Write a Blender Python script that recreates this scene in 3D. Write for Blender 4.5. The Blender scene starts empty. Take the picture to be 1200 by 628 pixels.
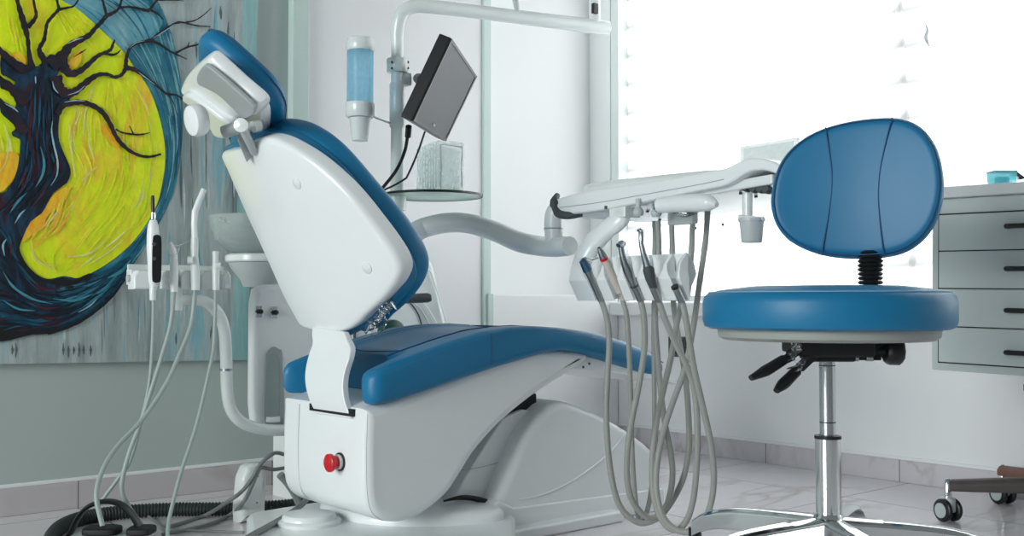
import bpy, bmesh, math, random
from mathutils import Vector, Matrix
random.seed(7)
S = bpy.context.scene
COL = S.collection
V = Vector

# ------------------------------------------------------------------ camera
FPX = 1238.0
PITCH = math.atan(41 / FPX)
YAW = math.atan2(.763, .647)
CAM = V((-1.467, -1.730, .5))
FW = V((math.cos(YAW) * math.cos(PITCH), math.sin(YAW) * math.cos(PITCH), math.sin(PITCH)))
RT = V((math.sin(YAW), -math.cos(YAW), 0))
UP = RT.cross(FW)
cam_data = bpy.data.cameras.new('camera')
cam = bpy.data.objects.new('camera', cam_data)
COL.objects.link(cam)
cam_data.sensor_width = 36
cam_data.lens = FPX / 1200 * 36
cam_data.clip_start = .02
cam.matrix_world = Matrix(((RT.x, UP.x, -FW.x, CAM.x), (RT.y, UP.y, -FW.y, CAM.y), (RT.z, UP.z, -FW.z, CAM.z), (0, 0, 0, 1)))
S.camera = cam


def ray(px, py):
    return FW + RT * ((px - 600) / FPX) + UP * ((314 - py) / FPX)


def P(px, py, d):                 # measured place of a point seen at a pixel, at a given distance
    return CAM + ray(px, py) * d


def hit(px, py, ax, v):
    r = ray(px, py)
    return CAM + r * ((v - CAM[ax]) / r[ax])


def hx(px, py, v): return hit(px, py, 0, v)
def hy(px, py, v): return hit(px, py, 1, v)
def hz(px, py, v): return hit(px, py, 2, v)


# ------------------------------------------------------------------ materials
def srgb(*c):
    return tuple(((x / 255) / 12.92 if x <= 10 else ((x / 255 + .055) / 1.055) ** 2.4) for x in c)


def mat(name, col, rough=.5, metal=0, noise=.06, scale=14, bump=0, bscale=200, coat=0, spec=.5, stretch=None):
    m = bpy.data.materials.new(name); m.use_nodes = True
    nt = m.node_tree; b = nt.nodes['Principled BSDF']
    c = col if max(col) <= 1 else srgb(*col)
    tc = nt.nodes.new('ShaderNodeTexCoord')
    n = nt.nodes.new('ShaderNodeTexNoise'); n.inputs['Scale'].default_value = scale; n.inputs['Detail'].default_value = 4
    src = tc.outputs['Object']
    if stretch:
        mp = nt.nodes.new('ShaderNodeMapping'); mp.inputs['Scale'].default_value = stretch
        nt.links.new(src, mp.inputs[0]); src = mp.outputs[0]
    nt.links.new(src, n.inputs['Vector'])
    mx = nt.nodes.new('ShaderNodeMix'); mx.data_type = 'RGBA'
    mx.inputs[6].default_value = (*[x * (1 - noise) for x in c], 1)
    mx.inputs[7].default_value = (*[min(1, x * (1 + noise)) for x in c], 1)
    nt.links.new(n.outputs['Fac'], mx.inputs[0]); nt.links.new(mx.outputs[2], b.inputs['Base Color'])
    b.inputs['Roughness'].default_value = rough; b.inputs['Metallic'].default_value = metal
    b.inputs['Specular IOR Level'].default_value = spec; b.inputs['Coat Weight'].default_value = coat
    b.inputs['Coat Roughness'].default_value = .12
    if bump:
        n2 = nt.nodes.new('ShaderNodeTexNoise'); n2.inputs['Scale'].default_value = bscale
        nt.links.new(tc.outputs['Object'], n2.inputs['Vector'])
        bp = nt.nodes.new('ShaderNodeBump'); bp.inputs['Strength'].default_value = bump; bp.inputs['Distance'].default_value = .002
        nt.links.new(n2.outputs['Fac'], bp.inputs['Height']); nt.links.new(bp.outputs[0], b.inputs['Normal'])
    return m


def ramp(nt, fac, stops):
    r = nt.nodes.new('ShaderNodeValToRGB')
    e = r.color_ramp.elements
    while len(e) > 1: e.remove(e[-1])
    e[0].position = stops[0][0]; e[0].color = (*srgb(*stops[0][1]), 1)
    for p, c in stops[1:]:
        k = e.new(p); k.color = (*srgb(*c), 1)
    nt.links.new(fac, r.inputs[0])
    return r.outputs[0]


def paint(name, stops, scale=6, stretch=(1, 1, 1), dist=1.5, rough=.45, detail=6):
    m = bpy.data.materials.new(name); m.use_nodes = True
    nt = m.node_tree; b = nt.nodes['Principled BSDF']
    tc = nt.nodes.new('ShaderNodeTexCoord'); mp = nt.nodes.new('ShaderNodeMapping'); mp.inputs['Scale'].default_value = stretch
    nt.links.new(tc.outputs['Object'], mp.inputs[0])
    n = nt.nodes.new('ShaderNodeTexNoise'); n.inputs['Scale'].default_value = scale; n.inputs['Detail'].default_value = detail
    n.inputs['Distortion'].default_value = dist
    nt.links.new(mp.outputs[0], n.inputs['Vector'])
    n2 = nt.nodes.new('ShaderNodeTexNoise'); n2.inputs['Scale'].default_value = scale * 2.2; n2.inputs['Detail'].default_value = 8
    n2.inputs['Distortion'].default_value = 3.5; n2.inputs['Roughness'].default_value = .7
    nt.links.new(mp.outputs[0], n2.inputs['Vector'])
    mr = nt.nodes.new('ShaderNodeMapRange'); mr.inputs[1].default_value = .3; mr.inputs[2].default_value = .7; mr.inputs[3].default_value = .84; mr.inputs[4].default_value = 1.12
    nt.links.new(n2.outputs['Fac'], mr.inputs[0])
    mm = nt.nodes.new('ShaderNodeMix'); mm.data_type = 'RGBA'; mm.blend_type = 'MULTIPLY'; mm.inputs[0].default_value = 1
    nt.links.new(ramp(nt, n.outputs['Fac'], stops), mm.inputs[6]); nt.links.new(mr.outputs[0], mm.inputs[7])
    nt.links.new(mm.outputs[2], b.inputs['Base Color'])
    bp = nt.nodes.new('ShaderNodeBump'); bp.inputs['Strength'].default_value = .15; bp.inputs['Distance'].default_value = .002
    nt.links.new(n2.outputs['Fac'], bp.inputs['Height']); nt.links.new(bp.outputs[0], b.inputs['Normal'])
    b.inputs['Roughness'].default_value = rough
    return m


def thin_glass(name, col=(1, 1, 1), gloss=.12, rough=.03):
    m = bpy.data.materials.new(name); m.use_nodes = True
    nt = m.node_tree; nt.nodes.clear()
    o = nt.nodes.new('ShaderNodeOutputMaterial'); t = nt.nodes.new('ShaderNodeBsdfTransparent'); t.inputs[0].default_value = (*col, 1)
    g = nt.nodes.new('ShaderNodeBsdfGlossy'); g.inputs['Roughness'].default_value = rough
    fr = nt.nodes.new('ShaderNodeLayerWeight'); fr.inputs[0].default_value = gloss
    mx = nt.nodes.new('ShaderNodeMixShader')
    nt.links.new(fr.outputs['Fresnel'], mx.inputs[0]); nt.links.new(t.outputs[0], mx.inputs[1]); nt.links.new(g.outputs[0], mx.inputs[2])
    nt.links.new(mx.outputs[0], o.inputs[0])
    return m


def frosted(name, col, clear=.4, trans=.5, rough=.2):
    """cloudy plastic or glass: part see-through, part glowing through, part surface"""
    m = bpy.data.materials.new(name); m.use_nodes = True
    nt = m.node_tree; nt.nodes.clear()
    c = srgb(*col) if max(col) > 1 else col
    o = nt.nodes.new('ShaderNodeOutputMaterial'); t = nt.nodes.new('ShaderNodeBsdfTransparent'); t.inputs[0].default_value = (*[min(1, x * .5 + .5) for x in c], 1)
    tl = nt.nodes.new('ShaderNodeBsdfTranslucent'); tl.inputs[0].default_value = (*c, 1)
    pb = nt.nodes.new('ShaderNodeBsdfPrincipled'); pb.inputs['Base Color'].default_value = (*c, 1); pb.inputs['Roughness'].default_value = rough
    m1 = nt.nodes.new('ShaderNodeMixShader'); m1.inputs[0].default_value = trans
    nt.links.new(pb.outputs[0], m1.inputs[1]); nt.links.new(tl.outputs[0], m1.inputs[2])
    m2 = nt.nodes.new('ShaderNodeMixShader')
    n = nt.nodes.new('ShaderNodeTexNoise'); n.inputs['Scale'].default_value = 9
    ma = nt.nodes.new('ShaderNodeMath'); ma.operation = 'MULTIPLY_ADD'; ma.inputs[1].default_value = .16; ma.inputs[2].default_value = clear - .08
    nt.links.new(n.outputs['Fac'], ma.inputs[0]); nt.links.new(ma.outputs[0], m2.inputs[0])
    nt.links.new(m1.outputs[0], m2.inputs[1]); nt.links.new(t.outputs[0], m2.inputs[2])
    nt.links.new(m2.outputs[0], o.inputs[0])
    return m


def marble(name, base, vein, tile, rough, axes='XY', grout=True, amt=.55, lo=.42, hi=.68):
    m = bpy.data.materials.new(name); m.use_nodes = True
    nt = m.node_tree; b = nt.nodes['Principled BSDF']; N = nt.nodes.new; K = nt.links.new
    tc = N('ShaderNodeTexCoord')
    n1 = N('ShaderNodeTexNoise'); n1.inputs['Scale'].default_value = 2.3; n1.inputs['Detail'].default_value = 7; n1.inputs['Distortion'].default_value = 1.1
    mp = N('ShaderNodeMapping'); mp.inputs['Scale'].default_value = (.7, 2.2, 1.2); mp.inputs['Rotation'].default_value = (0, 0, .55)
    K(tc.outputs['Object'], mp.inputs[0]); K(mp.outputs[0], n1.inputs['Vector'])
    s = N('ShaderNodeMath'); s.operation = 'SUBTRACT'; s.inputs[1].default_value = .5; K(n1.outputs['Fac'], s.inputs[0])
    a = N('ShaderNodeMath'); a.operation = 'ABSOLUTE'; K(s.outputs[0], a.inputs[0])
    mr = N('ShaderNodeMapRange'); mr.inputs[1].default_value = 0; mr.inputs[2].default_value = .045; mr.inputs[3].default_value = amt; mr.inputs[4].default_value = 0
    K(a.outputs[0], mr.inputs[0])
    n2 = N('ShaderNodeTexNoise'); n2.inputs['Scale'].default_value = 1.7; K(tc.outputs['Object'], n2.inputs['Vector'])
    mr2 = N('ShaderNodeMapRange'); mr2.inputs[1].default_value = lo; mr2.inputs[2].default_value = hi; K(n2.outputs['Fac'], mr2.inputs[0])
    mu = N('ShaderNodeMath'); mu.operation = 'MULTIPLY'; K(mr.outputs[0], mu.inputs[0]); K(mr2.outputs[0], mu.inputs[1])
    mx = N('ShaderNodeMix'); mx.data_type = 'RGBA'; mx.inputs[6].default_value = (*srgb(*base), 1); mx.inputs[7].default_value = (*srgb(*vein), 1)
    K(mu.outputs[0], mx.inputs[0]); out = mx.outputs[2]
    if grout:
        sx = N('ShaderNodeSeparateXYZ'); K(tc.outputs['Object'], sx.inputs[0])
        last = None
        for i in ((0, 1) if axes == 'XY' else ((0,) if axes == 'X' else (1,))):
            f = N('ShaderNodeMath'); f.operation = 'MULTIPLY_ADD'; f.inputs[1].default_value = 1 / tile; f.inputs[2].default_value = 10.37 if i else 10.15
            K(sx.outputs[i], f.inputs[0])
            fr = N('ShaderNodeMath'); fr.operation = 'FRACT'; K(f.outputs[0], fr.inputs[0])
            lt = N('ShaderNodeMath'); lt.operation = 'LESS_THAN'; lt.inputs[1].default_value = .003 / tile; K(fr.outputs[0], lt.inputs[0])
            if last is None: last = lt
            else:
                mxm = N('ShaderNodeMath'); mxm.operation = 'MAXIMUM'; K(last.outputs[0], mxm.inputs[0]); K(lt.outputs[0], mxm.inputs[1]); last = mxm
        mg = N('ShaderNodeMix'); mg.data_type = 'RGBA'; mg.inputs[7].default_value = (*srgb(120, 112, 112), 1)
        K(last.outputs[0], mg.inputs[0]); K(out, mg.inputs[6]); out = mg.outputs[2]
    K(out, b.inputs['Base Color']); b.inputs['Roughness'].default_value = rough
    return m


BLUE = mat('blue_vinyl', srgb(20, 115, 160), .42, noise=.05, scale=5, bump=.06, bscale=420, spec=.42)
SEAM = mat('blue_seam', srgb(22, 78, 124), .6)
STITCH = mat('pale_stitch', srgb(110, 160, 195), .6)
WHITE = mat('white_plastic', srgb(236, 240, 241), .28, noise=.015, coat=.25)
WPAINT = mat('white_enamel', srgb(228, 234, 233), .25, noise=.02, coat=.3)
GREYP = mat('pale_grey_plastic', srgb(188, 196, 197), .4)
GREYM = mat('scoop_grey', srgb(165, 172, 174), .5)
DARKG = mat('dark_grey_rubber', srgb(70, 76, 78), .6)
BLACK = mat('black_plastic', srgb(20, 24, 26), .35)
BLACKM = mat('matt_black', srgb(16, 20, 22), .6)
CHROME = mat('chrome', (.82, .85, .85), .1, 1, noise=.02)
HPST = mat('handpiece_steel', (.36, .385, .39), .3, 1, noise=.05)
STEEL = mat('satin_steel', (.6, .63, .65), .25, 1, noise=.05)
BLUESTEEL = mat('blue_steel', (.12, .24, .36), .3, 1)
HOSE = mat('grey_hose', srgb(152, 155, 150), .5, noise=.05)
HOSEG = mat('green_grey_hose', srgb(158, 172, 168), .45, noise=.05)
CABLE = mat('grey_cable', srgb(120, 126, 126), .5)
RED = mat('red_button', srgb(205, 24, 38), .3)
BEIGE = mat('beige_sleeve', srgb(206, 200, 190), .45)
WALL = mat('wall_paint', srgb(178, 190, 187), .65, noise=.02, scale=3, bump=.03, bscale=90)
WALLW = mat('white_wall_paint', srgb(238, 239, 240), .6, noise=.015, scale=3)
DOORW = mat('door_laminate', srgb(230, 230, 232), .4, noise=.02, scale=2)
TRIM = mat('pale_green_trim', srgb(196, 214, 209), .4, noise=.02)
FLOORM = marble('floor_marble', (226, 222, 226), (176, 152, 146), .52, .16)
SKIRT = marble('skirting_marble', (196, 190, 192), (140, 122, 118), .52, .3, 'X', True, .5, .36, .6)
SKIRTY = marble('skirting_marble_window', (206, 202, 206), (136, 112, 104), .45, .3, 'Y', True, .6, .36, .6)
LAMI = mat('cabinet_laminate', srgb(196, 206, 204), .22, noise=.03, scale=4, coat=.3)
TOPM = mat('counter_top', srgb(214, 217, 217), .3, noise=.02)
DKGREEN = mat('dark_green_plastic', srgb(18, 70, 62), .4)
BROWN = mat('brown_metal', srgb(92, 84, 84), .5, .3, noise=.2, scale=40)
RUST = mat('reddish_brown', srgb(120, 82, 72), .55, noise=.15, scale=30)
SEATR = mat('dark_red_vinyl', srgb(84, 40, 40), .5)
SCREEN = mat('monitor_screen', srgb(48, 54, 60), .45, noise=.03, scale=3)
CORR = mat('corrugated_black', srgb(38, 46, 48), .55)
GLASS = thin_glass('clear_glass', (.93, .98, .97))
PANE = thin_glass('window_glass', (.97, .99, .99), .08)
FGLASS = frosted('frosted_bowl_glass', (205, 215, 214), .42, .3, .15)
ACRYL = frosted('ribbed_acrylic', (242, 250, 249), .72, .3, .12)
TISSUE = frosted('tissue_white', (250, 251, 251), .35, .45, .6)
BLUEACR = frosted('blue_tinted_tube', (168, 224, 246), .62, .6, .12)
CYANBOX = frosted('cyan_plastic', (140, 224, 234), .45, .5, .15)
WRAP = thin_glass('clear_plastic_wrap', (.94, .97, .98), .3, .12)
STOOLP = mat('stool_plate_grey', srgb(158, 162, 156), .45)
SHELFG = frosted('shelf_glass', (200, 224, 218), .45, .4, .08)
VIEWER = frosted('film_viewer_panel', (236, 240, 239), .3, .6, .3)
VIEWF = frosted('film_viewer_frame', (246, 248, 248), .15, .6, .3)

# ------------------------------------------------------------------ mesh helpers
ORIG = {}


def catmull(pts, n=8, closed=False):
    pts = [V(p) for p in pts]; out = []; L = len(pts)
    rng = L if closed else L - 1
    for i in range(rng):
        p0 = pts[(i - 1) % L] if closed or i > 0 else pts[0] * 2 - pts[1]
        p1 = pts[i]; p2 = pts[(i + 1) % L]
        p3 = pts[(i + 2) % L] if closed or i + 2 < L else pts[-1] * 2 - pts[-2]
        for k in range(n):
            t = k / n
            out.append(.5 * ((2 * p1) + (p2 - p0) * t + (2 * p0 - 5 * p1 + 4 * p2 - p3) * t * t + (3 * p1 - p0 - 3 * p2 + p3) * t ** 3))
    if not closed: out.append(pts[-1].copy())
    return out


def resample(pts, n, closed=True):
    q = [V(p) for p in pts] + ([V(pts[0])] if closed else [])
    d = [0]
    for a, b in zip(q, q[1:]): d.append(d[-1] + (b - a).length)
    out = []; j = 0
    for k in range(n):
        t = d[-1] * k / (n if closed else n - 1)
        while j < len(d) - 2 and d[j + 1] < t: j += 1
        f = (t - d[j]) / max(1e-9, d[j + 1] - d[j])
        out.append(q[j].lerp(q[j + 1], min(1, f)))
    return out


class M:
    def __init__(s): s.bm = bmesh.new(); s.mi = 0

    def face(s, vs):
        try:
            f = s.bm.faces.new(vs); f.material_index = s.mi; return f
        except ValueError: return None

    def rings(s, rings, closed=True, cap0=None, cap1=None):
        """loft through rings of points; cap: None, 'ngon' or 'fan'"""
        vr = [[s.bm.verts.new(p) for p in r] for r in rings]
        n = len(vr[0])
        for a, b in zip(vr, vr[1:]):
            for i in range(n if closed else n - 1):
                j = (i + 1) % n
                s.face((a[i], a[j], b[j], b[i]))
        for cap, r, flip in ((cap0, vr[0], True), (cap1, vr[-1], False)):
            if cap == 'ngon': s.face(list(reversed(r)) if flip else r)
            elif cap == 'fan':
                c = s.bm.verts.new(sum((v.co for v in r), V()) / n)
                for i in range(n):
                    j = (i + 1) % n
                    s.face((r[j], r[i], c) if flip else (r[i], r[j], c))
        return s

    def box(s, lo, hi, M4=None):
        lo = V(lo); hi = V(hi)
        c = [V((x, y, z)) for x in (lo.x, hi.x) for y in (lo.y, hi.y) for z in (lo.z, hi.z)]
        if M4: c = [M4 @ p for p in c]
        v = [s.bm.verts.new(p) for p in c]
        for f in ((0, 1, 3, 2), (4, 6, 7, 5), (0, 4, 5, 1), (2, 3, 7, 6), (0, 2, 6, 4), (1, 5, 7, 3)): s.face([v[i] for i in f])
        return s

    def obox(s, c, ax, sz):
        """box about centre c with unit axes ax (3) and full sizes sz"""
        c = V(c); h = [V(a).normalized() * (k / 2) for a, k in zip(ax, sz)]
        co = [c + h[0] * i + h[1] * j + h[2] * k for i in (-1, 1) for j in (-1, 1) for k in (-1, 1)]
        v = [s.bm.verts.new(p) for p in co]
        for f in ((0, 1, 3, 2), (4, 6, 7, 5), (0, 4, 5, 1), (2, 3, 7, 6), (0, 2, 6, 4), (1, 5, 7, 3)): s.face([v[i] for i in f])
        return s

    def tube(s, pts, r, n=12, smooth=8, flat=None, cap='fan', up=None):
        """swept tube; r number or list per control point; flat=(a,b) scales the two section axes"""
        q = catmull(pts, smooth) if smooth and len(pts) > 2 else [V(p) for p in pts]
        m = len(q)
        if isinstance(r, (list, tuple)):
            rr = []
            for i in range(m):
                t = i / (m - 1) * (len(r) - 1); k = min(int(t), len(r) - 2); rr.append(r[k] + (r[k + 1] - r[k]) * (t - k))
        else: rr = [r] * m
        tan = [(q[min(i + 1, m - 1)] - q[max(i - 1, 0)]).normalized() for i in range(m)]
        u = V(up) if up else (V((0, 0, 1)) if abs(tan[0].z) < .9 else V((1, 0, 0)))
        R = []
        a, b = flat or (1, 1)
        for i in range(m):
            t = tan[i]
            u = (u - t * u.dot(t)).normalized(); w = t.cross(u)
            R.append([q[i] + (u * math.cos(k * 2 * math.pi / n) * a + w * math.sin(k * 2 * math.pi / n) * b) * rr[i] for k in range(n)])
        s.rings(R, True, cap, cap)
        return s

    def lathe(s, prof, o=(0, 0, 0), ax=(0, 0, 1), n=28, caps=True):
        o = V(o); ax = V(ax).normalized()
        u = ax.orthogonal().normalized(); w = ax.cross(u)
        R = [[o + ax * h + (u * math.cos(k * 2 * math.pi / n) + w * math.sin(k * 2 * math.pi / n)) * max(r, 1e-4) for k in range(n)] for r, h in prof]
        s.rings(R, True, 'fan' if caps else None, 'fan' if caps else None)
        return s

    def pad(s, outline, O, U, W, N, t0, t1, r0=.01, r1=.02, dome=0, n=72, bend=None, cap='dome', steps=5, smooth=True):
        """cushion or moulded shell: outline (u, v) extruded from t0 to t1 along N, edges rounded by r0 and r1"""
        pts = [V((p[0], p[1])) for p in outline]
        if smooth: pts = [V((p[0], p[1])) for p in catmull([(p.x, p.y, 0) for p in pts], 6, True)]
        pts = resample(pts, n)
        area = sum(pts[i].x * pts[(i + 1) % n].y - pts[(i + 1) % n].x * pts[i].y for i in range(n))
        if area < 0: pts.reverse()
        nor = []
        for i in range(n):
            d = (pts[(i + 1) % n] - pts[i - 1]).normalized(); nor.append(V((-d.y, d.x)))      # inward
        c = sum(pts, V((0, 0))) / n
        def settle(r):
            q = [pts[i] + nor[i] * r for i in range(n)]
            for _ in range(60):
                bad = False
                for i in range(n):
                    j = (i + 1) % n
                    if (q[j] - q[i]).dot(pts[j] - pts[i]) < -1e-12:
                        m_ = (q[i] + q[j]) / 2; q[i] = m_.copy(); q[j] = m_; bad = True
                if not bad: break
            return [(q[i] - pts[i]) / max(r, 1e-9) for i in range(n)]
        nb, nt_ = settle(r0), settle(r1)
        def ring(ins, h, nv): return [(pts[i] + nv[i] * ins, h) for i in range(n)]
        def shrink(base, f, h): return [(c + (p - c) * f, h) for p, _ in base]
        R = []
        b0 = ring(r0, t0, nb)
        if cap == 'dome':
            for f in (.15, .45, .75): R.append(shrink(b0, f, t0))
        for k in range(steps + 1):
            a = math.pi / 2 * k / steps; R.append(ring(r0 * (1 - math.sin(a)), t0 + r0 * (1 - math.cos(a)), nb))
        for k in range(steps + 1):
            a = math.pi / 2 * k / steps; R.append(ring(r1 * (1 - math.cos(a)), t1 - r1 + r1 * math.sin(a), nt_))
        b1 = R[-1]
        if cap == 'dome':
            for f in (.92, .75, .5, .25, .08): R.append(shrink(b1, f, t1 + dome * (1 - f * f)))
        O = V(O); U = V(U); W = V(W); N = V(N)
        out = []
        for rg in R:
            out.append([O + U * p.x + W * p.y + N * (h + (bend(p.x, p.y) if bend else 0)) for p, h in rg])
        if U.cross(W).dot(N) < 0: out = [list(reversed(r)) for r in out]
        s.rings(out, True, 'fan' if cap == 'dome' else 'ngon', 'fan' if cap == 'dome' else 'ngon')
        return s

    def prism(s, outline, O, U, W, N, t0, t1):
        O = V(O); U = V(U); W = V(W); N = V(N)
        pts = [V((p[0], p[1])) for p in outline]; n = len(pts)
        area = sum(pts[i].x * pts[(i + 1) % n].y - pts[(i + 1) % n].x * pts[i].y for i in range(n))
        if area < 0: pts.reverse()
        R = [[O + U * p.x + W * p.y + N * t for p in pts] for t in (t0, t1)]
        if U.cross(W).dot(N) < 0: R = [list(reversed(r)) for r in R]
        s.rings(R, True, 'ngon', 'ngon'); return s

    def build(s, name, mats, parent=None, bevel=0, seg=3, sub=0, loc=None, sharp=38):
        bm = s.bm
        bmesh.ops.remove_doubles(bm, verts=bm.verts[:], dist=2e-6)
        big = [f for f in bm.faces if len(f.verts) > 20]
        for f in bm.faces: f.tag = False
        for f in big: f.tag = True
        if big:
            out_ = bmesh.ops.triangulate(bm, faces=big, ngon_method='EAR_CLIP')['faces']
            for f in bm.faces: f.tag = False
            for f in out_: f.tag = True
        flat_ = {f for f in bm.faces if f.tag}
        bmesh.ops.recalc_face_normals(bm, faces=bm.faces[:])
        base = V(loc) if loc is not None else (ORIG[parent.name] if parent else V((0, 0, 0)))
        if not parent and loc is None:
            lo = V((min(v.co.x for v in bm.verts), min(v.co.y for v in bm.verts), min(v.co.z for v in bm.verts)))
            hi = V((max(v.co.x for v in bm.verts), max(v.co.y for v in bm.verts), 0)); base = V(((lo.x + hi.x) / 2, (lo.y + hi.y) / 2, lo.z))
        for f in bm.faces: f.smooth = f not in flat_
        if not bevel:
            for e in bm.edges:
                if len(e.link_faces) == 2 and e.calc_face_angle(0) > math.radians(sharp): e.smooth = False
        for v in bm.verts: v.co -= base
        me = bpy.data.meshes.new(name); bm.to_mesh(me); bm.free()
        for m in (mats if isinstance(mats, (list, tuple)) else [mats]): me.materials.append(m)
        o = bpy.data.objects.new(name, me); COL.objects.link(o)
        if parent: o.parent = parent; o.location = base - ORIG[parent.name]
        else: o.location = base
        ORIG[o.name] = base
        if bevel:
            b = o.modifiers.new('bevel', 'BEVEL'); b.width = bevel; b.segments = seg; b.limit_method = 'ANGLE'; b.angle_limit = math.radians(35); b.harden_normals = True
        if sub:
            q = o.modifiers.new('subdivision', 'SUBSURF'); q.levels = sub; q.render_levels = sub
        return o


def tag(o, label, cat, group=None):
    o['label'] = label; o['category'] = cat
    if group: o['group'] = group
    return o


def thing(name, label, cat, loc, group=None):
    o = bpy.data.objects.new(name, None); COL.objects.link(o); o.location = loc; o.empty_display_size = .05
    ORIG[o.name] = V(loc)
    return tag(o, label, cat, group)


def struct(m, name, mats, **k):
    o = m.build(name, mats, None, loc=k.pop('loc', (0, 0, 0)), **k); o['kind'] = 'structure'; return o


X, Y, Z = V((1, 0, 0)), V((0, 1, 0)), V((0, 0, 1))
WY = .94          # painted wall plane
WX = 1.288        # window wall plane

# ================================================================== the room
struct(M().box((-2.6, -3.2, -.06), (WX + .22, 1.3, 0)), 'floor', FLOORM)
struct(M().box((-2.6, WY, 0), (.687, WY + .30, 2.6)), 'wall_left', [WALL])
struct(M().box((.687, WY + .13, 0), (WX + .22, WY + .30, 2.6)), 'wall_recess', [WALLW])
WT, WB, WL, WR = 2.1, .455, .964, -1.75      # window opening
w = M()
w.box((WX, WR, 0), (WX + .22, WY + .13, WB)).box((WX, WR, WT), (WX + .22, WY + .13, 2.6))
w.box((WX, WL, WB), (WX + .22, WY + .13, WT)).box((WX, -3.2, 0), (WX + .22, WR, 2.6))
struct(w, 'wall_back', WALLW)
struct(M().box((-2.6, WY - .008, 0), (-.03, WY, .066)).box((.0, WY - .006, 0), (.687, WY, .05)), 'baseboard_left', SKIRT, bevel=.002)
struct(M().box((WX - .008, -3.2, 0), (WX, WY + .13, .062)), 'baseboard_back', SKIRTY, bevel=.002)
struct(M().box((-2.6, WY - .007, .066), (-.03, WY, .075)), 'trim_5', WALLW, bevel=.002)
struct(M().box((WX - .007, -3.2, .062), (WX, WY + .13, .071)), 'trim_6', WALLW, bevel=.002)
# door in the painted wall: casings and a plain leaf
struct(M().box((.018, WY - .012, .0), (.659, WY, 2.05)), 'door_1', DOORW, bevel=.002)
struct(M().box((-.034, WY - .03, 0), (.018, WY, 2.1)), 'trim_1', TRIM, bevel=.003)
struct(M().box((.659, WY - .022, 0), (.690, WY + .12, 2.1)), 'trim_2', TRIM, bevel=.003)
# low white boxing across the recess before the window
struct(M().box((.69, WY - .015, 0), (WX - .002, WY + .13, .528)), 'trim_3', WALLW, bevel=.006)
struct(M().box((.672, WY - .03, 0), (.694, WY - .012, .53)), 'trim_4', TRIM, bevel=.002)
# window: frame, sill, panes
wf = M()
for a, b in ((WL - .045, WL), (WR, WR + .045), (-.175, -.145)): wf.box((WX + .12, a, WB), (WX + .15, b, WT))
wf.box((WX + .10, WR, WB), (WX + .15, WL, WB + .05)).box((WX + .10, WR, WT - .05), (WX + .15, WL, WT))
win = struct(wf, 'window_1', WPAINT, bevel=.004)
M().box((WX + .123, WR, WB), (WX + .127, WL, WT)).build('pane', PANE, win)
s_ = M().box((WX - .045, WR - .03, WB), (WX + .16, WL - .03, WB + .048)).build('window_sill', WALLW, win, bevel=.008)
M().box((WX + .0, WL - .04, WB + .04), (WX + .1, WL - .002, WT)).build('window_reveal', WPAINT, win, bevel=.003)


# striped translucent blinds, hanging a little out of level
def blind_mat():
    m = bpy.data.materials.new('striped_blind_fabric'); m.use_nodes = True
    nt = m.node_tree; nt.nodes.clear(); N = nt.nodes.new; K = nt.links.new
    tc = N('ShaderNodeTexCoord'); sx = N('ShaderNodeSeparateXYZ'); K(tc.outputs['Object'], sx.inputs[0])
    f = N('ShaderNodeMath'); f.operation = 'MULTIPLY_ADD'; f.inputs[1].default_value = .045; K(sx.outputs[1], f.inputs[0]); K(sx.outputs[2], f.inputs[2])
    g = N('ShaderNodeMath'); g.operation = 'MULTIPLY_ADD'; g.inputs[1].default_value = 1 / .105; g.inputs[2].default_value = 7.31; K(f.outputs[0], g.inputs[0])
    fr = N('ShaderNodeMath'); fr.operation = 'FRACT'; K(g.outputs[0], fr.inputs[0])
    r = N('ShaderNodeValToRGB'); r.color_ramp.elements[0].color = (.285, .29, .295, 1); r.color_ramp.elements[1].position = 1; r.color_ramp.elements[1].color = (.30, .305, .31, 1)
    for p_, c_ in ((.07, .29), (.13, .36), (.24, .5), (.45, .75), (.93, .8), (.97, .5)):
        e = r.color_ramp.elements.new(p_); e.color = (c_, c_, c_, 1)
    K(fr.outputs[0], r.inputs[0])
    tl = N('ShaderNodeBsdfTranslucent'); df = N('ShaderNodeBsdfDiffuse'); K(r.outputs[0], tl.inputs[0]); K(r.outputs[0], df.inputs[0])
    mx = N('ShaderNodeMixShader'); mx.inputs[0].default_value = .7; K(df.outputs[0], mx.inputs[1]); K(tl.outputs[0], mx.inputs[2])
    o = N('ShaderNodeOutputMaterial'); K(mx.outputs[0], o.inputs[0])
    return m


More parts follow.
